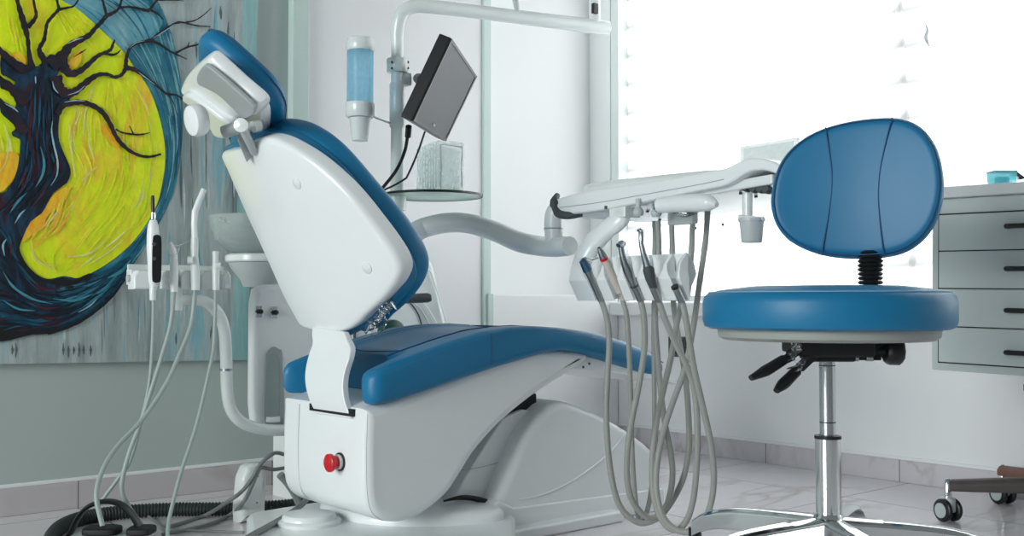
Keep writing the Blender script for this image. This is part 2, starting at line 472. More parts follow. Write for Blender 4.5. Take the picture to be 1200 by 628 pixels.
BLIND = blind_mat()
GAPSTRIP = frosted('bright_gap_white', (250, 250, 250), .08, .85, .5)  # stands in for daylight showing between the two blinds
for y0, y1, lab in ((.925, -.166, 'white striped roller blind filling the wide window pane beside the corner'),
                    (-.150, -1.70, 'white striped roller blind over the drawer cabinet')):
    sk = .045
    bx_ = WX + .05 + (0 if y0 > 0 else .014)
    b = thing('roller_blind', lab, 'blind', (WX + .05, (y0 + y1) / 2, WB + .06), 'window blinds')
    m = M(); nz = 24
    zz = [WB + .06 + (WT - .04 - WB - .06) * k / nz for k in range(nz + 1)]
    e0 = sk * 0 if y0 > 0 else sk; e1 = sk
    m.rings([[V((bx_, y0 - (z - 1.2) * (-e0 if y0 < 0 else 0), z)), V((bx_, y1 + (z - 1.2) * e1 * (1 if y1 > -1 else 0), z))] for z in zz], closed=False)
    m.build('blind_fabric', BLIND, b, loc=(WX + .05, 0, 0))
    if y1 > -1:
        M().rings([[V((WX + .046, y1 + (z - 1.2) * sk + .022, z)), V((WX + .046, y1 + (z - 1.2) * sk - .001, z))] for z in zz], closed=False).build('bright_gap_strip', GAPSTRIP, b)  # added white strip in place of the bright gap between the blinds
    M().box((bx_ - .005, y1 - (.031 if y1 > -1 else 0), WB + .052), (bx_ + .005, y0 - (.031 if y0 < 0 else 0), WB + .07)).build('bottom_rail', WPAINT, b, bevel=.003)
    M().box((WX + .02, y1 + (.075 if y1 > -1 else 0), WT - .06), (WX + .09, y0, WT)).build('cassette', WPAINT, b, bevel=.006)
    if y1 < -1:
        M().tube([hx(1084, 26, WX + .044), hx(1087, 36, WX + .04), hx(1085, 44, WX + .044), hx(1090, 57, WX + .042)], [.001, .004, .005, .001], n=8).build('fold', GREYP, b)

# ================================================================== painting on the wall
PY = WY - .022


def pp(px, py, k=0):
    q = hy(px, py, PY); return V((q.x, PY - k * .000012, q.z))


cv = M(); lay = [0]
PM = []


def pl(material, pts, smooth=4, k=None):
    if material not in PM: PM.append(material)
    cv.mi = PM.index(material)
    lay[0] += 1
    q = [pp(x, y, lay[0]) for x, y in pts]
    if smooth: q = catmull(q, smooth, True)
    cv.face([cv.bm.verts.new(p) for p in q])


def stroke(material, pts, ws):
    if material not in PM: PM.append(material)
    cv.mi = PM.index(material); lay[0] += 1
    q = catmull([V((x, y, 0)) for x, y in pts], 5); m = len(q); L, Rr = [], []
    for i in range(m):
        t = i / (m - 1) * (len(ws) - 1); k = min(int(t), len(ws) - 2); wd = (ws[k] + (ws[k + 1] - ws[k]) * (t - k)) / 2
        wd *= 1 + .12 * math.sin(i * 1.7)
        d = (q[min(i + 1, m - 1)] - q[max(0, i - 1)]).normalized(); nn = V((-d.y, d.x, 0))
        L.append(q[i] + nn * wd); Rr.append(q[i] - nn * wd)
    vl = [cv.bm.verts.new(pp(p.x, p.y, lay[0])) for p in L]; vr = [cv.bm.verts.new(pp(p.x, p.y, lay[0])) for p in Rr]
    for i in range(m - 1): cv.face((vl[i], vl[i + 1], vr[i + 1], vr[i]))


P_GREY = paint('painted_grey_streaks', [(.25, (96, 110, 112)), (.4, (150, 162, 162)), (.56, (178, 190, 190)), (.66, (128, 182, 194)), (.72, (160, 172, 172)), (.9, (92, 160, 178))], 3.2, (7, 1, .75), .6)
P_STRIP = paint('painted_pale_teal', [(.3, (128, 176, 178)), (.6, (156, 194, 194)), (.8, (110, 150, 152))], 4, (9, 1, .6), .4)
P_TEAL = paint('painted_teal', [(.25, (14, 78, 104)), (.45, (24, 112, 136)), (.6, (66, 146, 160)), (.8, (128, 182, 190))], 4, (1.3, 1, 1.3), 2.2)
P_SKY = paint('painted_pale_blue', [(.25, (60, 148, 172)), (.5, (112, 176, 192)), (.75, (168, 202, 204))], 5, (1.2, 1, 1.2), 1.6)
P_NAVY = paint('painted_navy_swirl', [(.2, (4, 22, 40)), (.4, (6, 60, 86)), (.55, (10, 92, 116)), (.68, (50, 22, 44)), (.8, (70, 136, 152))], 4.5, (1, 1, 2.4), 2.6)
P_YEL = paint('painted_lime_yellow', [(.26, (255, 176, 50)), (.34, (250, 214, 50)), (.43, (242, 246, 30)), (.58, (228, 252, 8)), (.72, (248, 244, 60)), (.82, (255, 250, 130))], 2.6, (1.9, 1, .8), 1.6)
P_ORA = paint('painted_orange', [(.3, (255, 168, 20)), (.55, (255, 206, 44)), (.8, (244, 236, 40))], 9, (2, 1, 1), 1.5)
P_TRUNK = paint('painted_dark_trunk', [(.22, (6, 10, 18)), (.45, (4, 26, 46)), (.58, (6, 62, 90)), (.66, (58, 14, 28)), (.74, (8, 30, 56)), (.86, (60, 132, 160))], 6, (2.4, 1, .8), 2.2)
P_BARK = paint('painted_branch', [(.3, (8, 10, 18)), (.5, (22, 26, 40)), (.62, (54, 24, 32)), (.72, (30, 40, 56)), (.85, (96, 120, 138))], 16, (1, 1, 1), 1.5)
P_HI = paint('painted_pale_blue_highlight', [(.3, (120, 176, 200)), (.7, (190, 214, 222))], 12)
P_CREAM = paint('painted_cream_line', [(.3, (226, 222, 120)), (.7, (240, 232, 170))], 12)
P_RED = paint('painted_dark_red', [(.3, (92, 14, 26)), (.7, (40, 10, 30))], 12)
P_BLK = paint('painted_black', [(.3, (8, 10, 16)), (.7, (22, 20, 30))], 12)
# canvas slab
PM.append(P_GREY); cv.mi = 0
cb = [hy(-95, 428.4, PY), hy(290, 421.6, PY), hy(302.5, 0, PY), hy(306, -120, PY)]
cb.append(cb[0] + (cb[3] - cb[1]))
cb[0].x = min(cb[0].x, -.93)
fr_ = [V((p.x, PY, p.z)) for p in cb]; bk_ = [V((p.x, WY - .001, p.z)) for p in cb]
cv.rings([bk_, fr_], True, 'ngon', 'ngon')
# loose brush strokes that follow the flow of each painted area
rs = random.Random(11)


def flat(name, *c):
    m = paint(name, [(.3, c), (.7, tuple(min(255, x + 14) for x in c))], 14); return m


def along(line, t):
    t = max(0, min(.9999, t)) * (len(line) - 1); i = int(t); f = t - i
    return (line[i][0] + (line[i + 1][0] - line[i][0]) * f, line[i][1] + (line[i + 1][1] - line[i][1]) * f)


def flow(inner, outer, n, cols, tr=(.05, .95), wid=(1, 2.6), ln=(.06, .18), sr=(0, 1), drift=.06):
    ci = [(p.x, p.y) for p in catmull([V((a, b, 0)) for a, b in inner], 6)]; co = [(p.x, p.y) for p in catmull([V((a, b, 0)) for a, b in outer], 6)]
    for _ in range(n):
        l = rs.uniform(*ln); s0 = rs.uniform(sr[0], sr[1] - l); t0 = rs.uniform(*tr); dt = rs.uniform(-drift, drift); pts = []
        for k in range(5):
            u = s0 + l * k / 4; t = max(tr[0], min(tr[1], t0 + dt * k / 4)); a = along(ci, u); b = along(co, u)
            pts.append((a[0] + (b[0] - a[0]) * t, a[1] + (b[1] - a[1]) * t))
        w_ = rs.uniform(*wid); c = cols(t0, s0) if callable(cols) else rs.choice(cols)
        stroke(c, pts, [.3, w_, w_ * .9, .3])


pl(P_STRIP, [(270, 422), (290, 421.6), (302.4, 0), (305.7, -120), (289, -120), (285, 0), (280, 200)], 0)
S_DG, S_LG, S_TB, S_PT = flat('stroke_dark_grey', 84, 98, 100), flat('stroke_pale_grey', 186, 196, 196), flat('stroke_grey_teal', 96, 160, 176), flat('stroke_mid_grey', 126, 140, 142)
for _ in range(150):
    x = rs.uniform(20, 286); y = rs.uniform(-10, 405)
    if x < 230 and y < along([(-10, 398), (20, 396), (55, 391), (94, 376), (130, 347), (150, 322), (176, 280), (200, 232), (213, 175), (216, 130), (230, -20)], (x + 10) / 240)[1]: continue
    l = rs.uniform(14, 60); w_ = rs.uniform(.8, 3.2); x2 = x + rs.uniform(-1.5, 1.5)
    if x > 276 or y + l > 418: continue
    stroke(rs.choice([S_DG, S_LG, S_PT, S_LG, S_TB, S_DG] if x > 200 else [S_LG, S_TB, S_PT, S_LG]), [(x, y), ((x + x2) / 2 + rs.uniform(-.6, .6), y + l / 2), (x2, y + l)], [.3, w_, w_, .3])
for x in (74, 80, 86, 92, 98, 106, 14, 18): stroke(S_DG, [(x, rs.uniform(400, 406)), (x + rs.uniform(-1, 1), 410), (x, rs.uniform(414, 420))], [.4, 3, .6])
pl(P_TEAL, [(165, -60), (174, -15), (187, 5), (198, 32), (206, 60), (211, 92), (214, 130), (213, 170), (208, 205), (200, 232), (189, 257), (176, 280), (160, 304), (148, 324), (132, 346), (113, 363), (94, 376), (74, 385), (55, 391), (38, 392), (20, 395), (0, 399), (-60, 394), (-70, 200), (-70, -100), (60, -140)])
pl(P_SKY, [(60, -30), (120, -20), (165, 0), (185, 18), (190, 28), (178, 45), (160, 52), (150, 62), (140, 75), (105, 40), (80, 8)])
S_T1, S_T2, S_T3, S_T4 = flat('stroke_deep_teal', 10, 84, 108), flat('stroke_teal', 34, 128, 150), flat('stroke_pale_teal', 120, 178, 188), flat('stroke_blue_teal', 20, 104, 140)
RI = [(70, 0), (105, 23), (147, 64), (175, 106), (189, 148), (193, 185), (187, 228), (172, 261), (150, 290), (120, 313)]
RO = [(120, -40), (187, 5), (205, 60), (212, 105), (214, 145), (211, 190), (201, 230), (186, 262), (168, 292), (146, 326)]
flow(RI, RO, 120, lambda t, u: rs.choice([S_T1, S_T4, S_T2, S_T2, S_T3] if u > .35 else [S_T2, S_T3, S_T3, S_T4]), (.06, .97), (.8, 2.6), (.05, .16))
pl(P_NAVY, [(-60, 200), (30, 280), (70, 318), (120, 318), (152, 300), (150, 322), (130, 347), (112, 362), (94, 375), (74, 384), (55, 390), (38, 391), (20, 394), (0, 398), (-60, 393)])
pl(P_YEL, [(-50, -60), (40, -30), (72, 0), (88, 9), (105, 23), (120, 37), (135, 51), (147, 64), (155, 76), (164, 88), (175, 106), (183, 126), (189, 148), (193, 172), (193, 192), (190, 214), (184, 238), (172, 261), (155, 284), (135, 302), (112, 317), (92, 325.5), (82, 324.5), (73, 323.5), (60, 326.5), (50, 325.5), (42, 321), (32, 311), (25, 300), (22, 290), (20, 262), (10, 232), (0, 226), (-50, 215)])
S_Y1, S_Y2, S_Y3, S_Y4 = flat('stroke_lime', 226, 254, 8), flat('stroke_lemon', 250, 252, 50), flat('stroke_ochre', 246, 222, 50), flat('stroke_amber', 252, 190, 50)
S_Y5 = flat('stroke_cream', 240, 236, 150)
YI_ = [(100, 100), (78, 130), (74, 165), (86, 200), (66, 235), (36, 268), (30, 298), (58, 320)]
YO_ = [(156, 84), (180, 128), (190, 170), (188, 205), (178, 248), (148, 286), (112, 312), (78, 321)]
flow(YI_, YO_, 190, lambda t, u: rs.choice([S_Y3, S_Y4, S_Y2, S_Y5] if t < .3 else ([S_Y1, S_Y2, S_Y1, S_Y3] if t < .8 else [S_Y2, S_Y5, S_Y1, S_Y3])), (.06, .95), (.7, 2.4), (.06, .2))
flow([(60, 8), (70, 40), (88, 60)], [(80, 8), (112, 30), (140, 62)], 26, [S_Y1, S_Y2, S_Y3], (.1, .9), (.7, 2), (.15, .4))
flow([(2, 4), (6, 40), (12, 64)], [(22, 30), (28, 50), (28, 70)], 18, [S_Y1, S_Y2, S_Y3], (.1, .9), (.7, 2), (.15, .4))
flow([(-20, 150), (-14, 180), (-20, 215)], [(10, 146), (16, 180), (6, 218)], 22, [S_Y3, S_Y4, S_Y5, S_Y2], (.1, .9), (.7, 2.2), (.2, .5))
pl(P_ORA, [(82, 218), (64, 226), (52, 242), (40, 254), (28, 270), (26, 284), (36, 276), (48, 268), (56, 252), (72, 240)])
pl(P_ORA, [(80, 72), (79, 80), (84, 82), (92, 76), (95, 66), (93, 58), (86, 64)])
pl(P_ORA, [(0, 180), (14, 178), (22, 186), (16, 208), (8, 219), (0, 225), (-20, 224), (-20, 190)])
pl(P_ORA, [(10, 66), (18, 62), (28, 66), (30, 74), (22, 78), (14, 73)])
pl(P_ORA, [(118, 150), (124, 146), (134, 162), (140, 174), (132, 172), (122, 160)])
flow([(52, 244), (36, 262), (30, 284)], [(86, 222), (78, 262), (40, 296)], 30, [S_Y4, S_Y3, S_Y4], (.1, .95), (1, 3), (.2, .5))
for pts in ([(80, 144), (81, 165), (84, 185), (87, 208)], [(36, 284), (38, 299), (48, 309), (66, 312)], [(78, 301), (98, 299), (112, 292), (124, 280)], [(95, 212), (104, 203), (112, 196)], [(4, 146), (9, 165), (6, 190), (-4, 206)], [(53, 268), (60, 256), (68, 248)], [(160, 245), (166, 232), (168, 224)]):
    stroke(P_CREAM, pts, [1, 2.2, 1])
pl(P_TRUNK, [(28, 76), (44, 78), (58, 64), (76, 70), (70, 80), (65, 94), (66, 106), (73, 113), (82, 116), (73, 124), (69, 136), (67.5, 155), (69, 167), (74, 180), (80, 193), (82, 203), (77, 215), (62, 226), (54, 240), (48, 250), (35, 260), (27, 276), (22, 290), (25, 301), (33, 313), (44, 323), (58, 327.5), (72, 324.5), (82, 328), (92, 328), (100, 322.5), (112, 322), (126, 330), (112, 346), (90, 352), (60, 345), (30, 350), (-50, 330), (-50, 232), (0, 227), (9, 220), (16.5, 208), (21, 190), (23, 168), (21.5, 163), (14.5, 160), (13, 155), (18, 150), (8, 140), (0, 132), (0, 120), (13, 130), (18, 122), (10, 108), (0, 104), (0, 94), (14, 100), (17, 97), (6, 90), (0, 86), (0, 66), (10, 74)], 2)
pl(P_BLK, [(24, 298), (22, 288), (27, 275), (20, 286), (18, 300), (28, 318), (44, 328), (60, 333), (80, 335), (98, 328), (110, 321), (98, 323), (84, 329), (73, 325), (58, 328.5), (44, 324), (32, 312)], 2)
pl(P_BLK, [(-50, 372), (0, 376), (26, 380), (50, 386), (70, 382), (55, 391), (38, 392), (20, 396), (0, 400), (-50, 398)], 2)
stroke(P_BLK, [(148, 324), (132, 346), (113, 363), (94, 376), (74, 385), (55, 391)], [1, 3, 4, 3])
S_N1, S_N2, S_N3, S_N4, S_N5 = flat('stroke_black_navy', 4, 10, 22), flat('stroke_navy', 6, 34, 60), flat('stroke_petrol', 8, 74, 100), flat('stroke_sea_blue', 40, 118, 140), flat('stroke_wine', 62, 14, 30)
flow([(-20, 244), (8, 264), (18, 296), (42, 330), (75, 334), (108, 326), (140, 308)], [(-50, 330), (-30, 392), (18, 391), (54, 386), (93, 371), (127, 345), (150, 316)], 190, lambda t, u: rs.choice([S_N1, S_N2, S_N3, S_N3, S_N4] if u > .55 else [S_N1, S_N1, S_N2, S_N3, S_N2, S_N5, S_N3]), (.05, .97), (.8, 3.4), (.06, .2))
flow([(34, 100), (30, 140), (26, 170), (22, 198), (6, 230), (-20, 252)], [(62, 100), (64, 140), (67, 168), (78, 196), (58, 226), (34, 258)], 120, [S_N1, S_N1, S_N2, S_N2, S_N3, S_N5], (.06, .95), (.8, 3), (.08, .26))
B = P_BARK
for pts, ws in (
    ([(-6, 56), (5, 66), (16, 75), (30, 84)], [7, 8, 9, 12]), ([(-6, 92), (8, 101), (20, 112), (30, 122)], [9, 10, 12, 12]), ([(-6, 118), (8, 129), (18, 142), (30, 156)], [9, 10, 12, 14]),
    ([(36, 82), (32.5, 62), (31, 46), (28, 33), (24, 20), (20, 6), (16, -10)], [9, 5, 5, 8, 7, 5, 4]), ([(31, 33), (38, 25), (41, 18), (39, 8), (36, -10)], [6, 5, 4, 3, 3]),
    ([(54, 76), (46, 64), (45, 57), (50, 48), (52, 38), (54, 28), (60, 20), (67, 12), (66, 5), (63, -10)], [10, 7, 5, 5, 4, 4, 4, 4, 3, 3]), ([(67, 12), (78, 10), (86, 7), (94, -6)], [4, 2.5, 2, 2]),
    ([(58, 78), (72, 66), (80, 55), (92, 48), (103, 42), (110, 34), (117, 27), (123, 20), (131, 16), (138, 10), (142, -5)], [16, 13, 9, 7, 6, 5, 5, 5, 4, 3, 3]), ([(124, 21), (121, 10), (116, -8)], [4, 3, 3]),
    ([(138, 10), (150, 9), (162, 11), (172, 13), (177, 8), (183, 1), (194, -5)], [3, 2.5, 3, 4, 3, 2.5, 2]), ([(174, 12), (184, 18), (190, 24)], [3, 2, 1]), ([(184, 1), (200, 1), (214, 2)], [2, 1.6, .8]),
    ([(70, 70), (75, 82), (82, 87), (92, 84), (102, 76), (112, 67), (120, 63), (128, 59), (131, 52), (133, 47)], [14, 11, 9, 7, 6, 5, 4, 4, 3, 1.5]), ([(120, 63), (130, 65), (136, 63), (140, 59)], [4, 3, 2, 1]),
    ([(64, 90), (68, 104), (77, 110), (86, 108), (95, 101), (105, 93), (115, 88), (125, 88), (132, 91), (140, 89), (145, 82), (146, 74), (147, 66), (151, 57), (158, 52), (166, 50), (175, 48)], [14, 13, 11, 9, 8, 7, 5, 4, 4, 4, 5, 5, 4, 3.4, 3.4, 4, 4.5]),
    ([(175, 48), (182, 42), (190, 36), (200, 30), (208, 27), (218, 28)], [3.4, 3, 2.6, 2.2, 3, 1.2]), ([(216, 27), (226, 25), (236, 19), (246, 10)], [2.4, 1.6, 1.4, .8]), ([(216, 28), (230, 31), (245, 32)], [2, 1.7, 1.2]),
    ([(175, 48), (186, 53), (196, 60), (206, 65), (217, 70)], [4, 3, 2.6, 2, 1]), ([(204, 63), (218, 56), (230, 53), (240, 47), (244, 42)], [2.6, 2.2, 2.2, 2, 1]), ([(218, 56), (220, 50)], [2, 1]),
    ([(146, 80), (155, 82), (165, 88), (178, 98), (190, 108), (195, 111), (205, 112), (212, 117), (217, 121)], [6, 5.4, 4, 3, 2.6, 3, 2, 2, 1]), ([(196, 112), (202, 122), (206, 137)], [1.6, 1.1, .7]),
    ([(66, 134), (72, 124), (85, 121), (97, 121), (110, 126), (120, 134), (128, 147), (133, 158), (140, 168), (150, 177), (163, 183), (175, 184), (187, 181)], [7, 8, 6.5, 6, 6, 6, 5.4, 5, 5, 4, 3.4, 3, 2.4]),
    ([(134, 152), (142, 156), (155, 158), (165, 158), (174, 156)], [2, 2, 2.2, 2, 1]), ([(155, 158), (150, 148)], [2, 1])):
    stroke(B, pts, ws)
for pts, wd in (([(60, 142), (59, 155), (62, 172), (66, 190), (65, 206), (58, 218)], 2.2), ([(60, 96), (62, 104), (67, 110)], 1.6), ([(40, 90), (40.5, 99)], 1.6), ([(78, 52), (86, 48), (96, 45)], 1.4), ([(78, 112), (90, 108), (98, 101)], 1.2),
               ([(74, 120.5), (86, 118.5), (98, 119)], 1.2), ([(90, 366), (104, 358), (112, 350)], 1.6), ([(16, 262), (22, 252), (28, 246)], 2), ([(4, 300), (2, 288), (6, 280)], 2.5), ([(4, 122), (14, 127), (20, 132)], 1.6), ([(150, 57), (158, 51), (168, 48.5)], 1), ([(156, 82), (168, 91), (180, 100)], 1), ([(177, 46), (190, 38), (203, 29)], 1)):
    stroke(P_HI, pts, [.4, wd, wd, .4])
for pts, wd in (([(28, 200), (26, 210), (24, 222)], 3), ([(14, 280), (11, 292), (12, 302)], 2.6), ([(38, 370), (54, 373), (70, 371)], 3.4), ([(52, 384), (66, 379), (78, 373)], 2.4), ([(150, 80), (157, 83), (162, 87)], 1.8), ([(84, 68), (94, 62), (100, 58)], 2), ([(88, 328), (96, 324), (104, 320)], 1.6), ([(6, 246), (14, 240), (22, 238)], 3)):
    stroke(P_RED, pts, [.4, wd, .4])
P_TL = paint('painted_teal_stroke', [(.3, (30, 120, 144)), (.7, (90, 160, 176))], 12)
for pts, wd in (([(2, 318), (14, 336), (36, 350), (60, 356)], 3), ([(60, 350), (86, 352), (108, 344)], 3), ([(124, 326), (140, 318), (152, 304)], 4), ([(2, 352), (20, 362), (40, 364)], 2.4), ([(46, 172), (50, 190), (48, 206), (40, 220)], 3), ([(30, 226), (20, 236), (10, 250)], 3)):
    stroke(P_TL, pts, [.4, wd, wd, .4])
tag(cv.build('painted_picture', PM, None, loc=(-.45, WY, .35), sharp=60), 'large canvas of a dark bare tree on a yellow disc, hung on the left wall', 'painting')

# ================================================================== dental chair
YC = .165
chair = thing('dental_chair', 'blue and white reclining dental chair on a white base', 'dental chair', (.05, YC, 0))
# floor plate
pb = M()
plan = [(-.515, .185), (-.432, .365), (-.405, .385), (.0, .42), (.0, -.01), (-.055, -.075), (-.11, -.14), (-.2, -.25), (-.44, -.25), (-.52, -.05)]
pb.pad(plan, (0, 0, 0), X, Y, Z, 0, .05, .003, .012, cap='ngon', smooth=False, n=120)
pb.build('base_plate', WHITE, chair)
M().lathe([(.0, 0), (.066, 0), (.066, .006), (.062, .009), (.055, .010), (.054, .016), (.05, .02), (.02, .022), (0, .022)], hz(362, 613, .05), Z, 40).build('pedal_disc', WHITE, chair)
hump = M()
hump.pad([(-.20, .36), (-.02, .36), (-.02, .05), (-.05, -.03), (-.12, -.03), (-.22, .02), (-.30, .14), (-.28, .32)], (0, 0, .046), X, Y, Z, 0, .03, .002, .022, dome=.012)
hump.build('base_hump', WHITE, chair)


def sidepts(px, y): return [(q.x, q.z) for q in (hy(a, b, y) for a, b in px)]


# arched rear cover
arch = sidepts([(578, 606), (583, 588), (592, 565), (603, 540), (618, 508), (632, 488), (646, 475), (660, 470), (676, 474), (700, 484), (722, 496), (742, 508), (760, 522), (772, 534), (776, 545), (777, 580)], 0)
arch = [(arch[0][0], .0)] + arch + [(arch[-1][0], 0)]
a_ = M(); a_.pad(arch, (0, 0, 0), X, Z, -Y, -.30, .0, .015, .018, cap='ngon', smooth=False, n=130)
ac = a_.build('base_cover', WHITE, chair)
M().tube([hy(a, b, -.0005) for a, b in ((608, 585), (628, 582), (648, 575), (668, 565), (688, 552), (706, 538), (722, 522), (733, 508))], [.001, .002, .0022, .0022, .002, .001], n=8).build('relief_line', WHITE, ac)
sk_ = M(); sk_.pad([(-.052, 0), (-.058, .075), (-.04, .086), (.0, .064), (.478, .052), (.482, 0)], (0, 0, 0), X, Z, -Y, -.305, .006, .004, .004, cap='ngon', smooth=False, n=110)
sk_.build('cover_skirt', WHITE, ac)
ft = M().box((-.06, -.042, 0), (.302, .0, .026)); ft.build('foot_block', WHITE, chair, bevel=.006)
# lift arm cover behind the housing
la = M(); la.pad(sidepts([(545, 560), (535, 580), (528, 590), (548, 584), (572, 588), (592, 600), (606, 560), (616, 530), (640, 482), (612, 480), (590, 490), (570, 520)], .05), (0, 0, 0), X, Z, -Y, -.27, -.05, .004, .004, cap='ngon', smooth=False, n=90)
lo_ = la.build('lift_arm_cover', WHITE, chair)
M().tube([hy(532, 552, .0478), hy(565, 547, .0478), hy(602, 537, .0478)], .0007, n=6).build('cover_seam', GREYM, lo_)
M().tube([hy(a, b, .03) for a, b in ((520, 587), (540, 583), (560, 585), (580, 592), (600, 604))], [.002, .005, .006, .006, .003], n=10).build('gap_shade', BLACKM, chair)  # black tube added as the shade in the gap under the lift arm
M().box((-.0, .06, .22), (.125, .26, .296)).build('lift_mechanism', BLACKM, chair, bevel=.004)
# seat housing
YN = -.03
ho = [(-.385, .30), (-.388, .22), (-.386, .14), (-.375, .108), (-.35, .088), (-.305, .077), (-.25, .086), (-.19, .118), (-.155, .155), (-.12, .195), (-.075, .232), (-.03, .262), (.03, .295), (.09, .323), (.15, .347), (.19, .364), (.206, .38), (.20, .392), (.16, .397), (.05, .402), (-.04, .388), (-.2, .345)]
ho = [(p.x, p.y) for p in catmull([V((a, b, 0)) for a, b in ho[:18]], 5)] + ho[18:]
h_ = M(); h_.pad(ho, (0, 0, 0), X, Z, -Y, -.305, -YN, .028, .02, cap='ngon', smooth=False, n=150)
hous = h_.build('seat_housing', WHITE, chair)
for a, b in ((350, 455), (430, 482)):
    yv = hx(a, 500, -.388).y
    M().tube([V((-.3865, yv, .292)), V((-.3885, yv, .22)), V((-.3865, yv, .145)), V((-.3765, yv, .108)), V((-.352, yv, .0885))], .0006, n=6).build('housing_seam', GREYM, hous)
slot = M().obox(hx(390, 480, -.3865), (Y, Z, X), (.163, .014, .012)); slot.build('bracket_slot', BLACKM, hous)
eb = hx(399, 541, -.388)
st = M().lathe([(.0, -.004), (.018, -.004), (.018, .003), (.0, .003)], eb, -X, 28).build('stop_button', BLACK, hous)
M().lathe([(0, 0), (.0145, .0), (.0145, .006), (0, .006)], eb - X * .003, -X, 28).build('button_collar', WHITE, st)
M().lathe([(0, 0), (.0115, 0), (.0125, .006), (.0165, .010), (.0180, .013), (.0175, .018), (.014, .0205), (0, .0215)], eb - X * .009, -X, 28).build('button_cap', RED, st)

# seat cushion ------------------------------------------------------
ys = -.05
topp = sidepts([(425, 437), (440, 436), (470, 423), (500, 411), (540, 397), (570, 388), (600, 383.5), (630, 382), (660, 384), (690, 388), (709, 391.5), (739, 400), (765, 410), (784, 418.5), (796, 426)], ys)
botp = sidepts([(425, 474), (440, 476), (470, 469), (520, 452), (580, 432), (640, 414), (667, 410.5), (690, 416), (712, 422), (736, 429.5), (760, 437), (784, 444), (796, 441)], ys)


def interp(t, x):
    if x <= t[0][0]: return t[0][1]
    for (a, b), (c, d) in zip(t, t[1:]):
        if x <= c: return b + (d - b) * (x - a) / max(1e-9, c - a)
    return t[-1][1]


XR, XF = -.387, .482
Y0, Y1 = -.052, .320
sc = M(); R = []
xs_ = [XR + k for k in (0, .0012, .004, .008, .013, .018, .024, .031, .039)] + [XR + .05 + .0172 * k for k in range(45)] + [XF - k for k in (.058, .046, .036, .027, .02, .014, .009, .005, .002, 0)]
xs_ = sorted(set(round(x, 5) for x in xs_ if x <= XF))
NT = 90


def rq(d, r):
    e = max(0, min(1, d / r)); return math.sqrt(max(0, 1 - (1 - e) ** 2))


for x in xs_:
    zt, zb = interp(topp, x), interp(botp, x)
    zm = (zt + zb) / 2; th0 = (zt - zb) / 2
    r = min(.018, th0 * .85)
    k1 = min(rq(x - XR, r), rq(XF - x, r)); th = th0 - r * .9 * (1 - k1)
    k2 = min(rq(x - XR, .03), rq(XF - x, .06))
    taper = .035 * max(0, (x - .1) / .4) ** 1.5
    a0, a1 = Y0 + taper + .03 * (1 - k2), Y1 - taper - .03 * (1 - k2)
    prof = []
    for k in range(NT): prof.append((a0 + r + (a1 - a0 - 2 * r) * k / (NT - 1), zm - th))
    for k in range(1, 6):
        an = -math.pi / 2 + math.pi / 2 * k / 6; prof.append((a1 - r + r * math.cos(an), zm - th + min(r, th) + min(r, th) * math.sin(an)))
    for k in range(0, 6):
        an = math.pi / 2 * k / 6; prof.append((a1 - r + r * math.cos(an), zm + th - min(r, th) + min(r, th) * math.sin(an)))
    for k in range(NT):
        yy = a1 - r - (a1 - a0 - 2 * r) * k / (NT - 1)
        f = (yy - (a0 + a1) / 2) / ((a1 - a0) / 2 - r)
        bol = 0 if abs(f) > .70 else -.007 * (1 - (abs(f) / .70) ** 8) * min(1, max(0, (x + .30) / .04)) * min(1, max(0, (.12 - x) / .06))
        prof.append((yy, zm + th + bol))
    for k in range(1, 6):
        an = math.pi / 2 + math.pi / 2 * k / 6; prof.append((a0 + r + r * math.cos(an), zm + th - min(r, th) + min(r, th) * math.sin(an)))
    for k in range(0, 6):
        an = math.pi + math.pi / 2 * k / 6; prof.append((a0 + r + r * math.cos(an), zm - th + min(r, th) + min(r, th) * math.sin(an)))
    ring = []
    for yy, zz in prof:
        xx = x
        # notch at the rear where the back bracket passes
        g = 1 / (1 + math.exp(-(yy - .012) / .007)) * 1 / (1 + math.exp((yy - .285) / .007))
        if x < -.25: xx = x + g * .095 * (1 - (x - XR) / (-.25 - XR))
        ring.append(V((xx, yy, zz)))
    R.append(ring)
sc.rings(R, True, None, None)
sc.bm.verts.ensure_lookup_table()
nv_ = len(R[0])
for base_ in (0, nv_ * (len(R) - 1)):
    vv = sc.bm.verts
    for k in range(NT - 1):
        sc.face((vv[base_ + k], vv[base_ + k + 1], vv[base_ + NT + 11 + NT - 2 - k], vv[base_ + NT + 11 + NT - 1 - k]))
    sc.face([vv[base_ + NT - 1 + j] for j in range(13)])
    sc.face([vv[base_ + 2 * NT + 10 + j] for j in range(12)] + [vv[base_]])
cush = sc.build('seat_cushion', BLUE, chair)
sm = M()
sm.tube([V((x, Y0 + .004 + .035 * max(0, (x - .1) / .4) ** 1.5, interp(topp, x) - .0085)) for x in [XR + .03 + k * .0205 for k in range(41)]], .0011, n=6, smooth=2)
sm.build('seat_seam', SEAM, cush)
sm = M()
sm.tube([V((-.30 + k * .0205, .03, interp(topp, -.30 + k * .0205) - .0005)) for k in range(20)] , .0016, n=6, smooth=2)
sm.tube([V((-.30 + k * .0205, .262, interp(topp, -.30 + k * .0205) - .0005)) for k in range(20)], .0016, n=6, smooth=2)
sm.tube([V((.094, .03 + k * .0232, interp(topp, .094) - .0008)) for k in range(11)], .0016, n=6, smooth=2)
sm.tube([V((-.275 + .004 * abs(k - 5), .04 + k * .0215, interp(topp, -.27) + .0 - .004 * math.sin(math.pi * k / 10))) for k in range(11)], .0014, n=6, smooth=2)
sm.build('inset_seam', SEAM, cush)
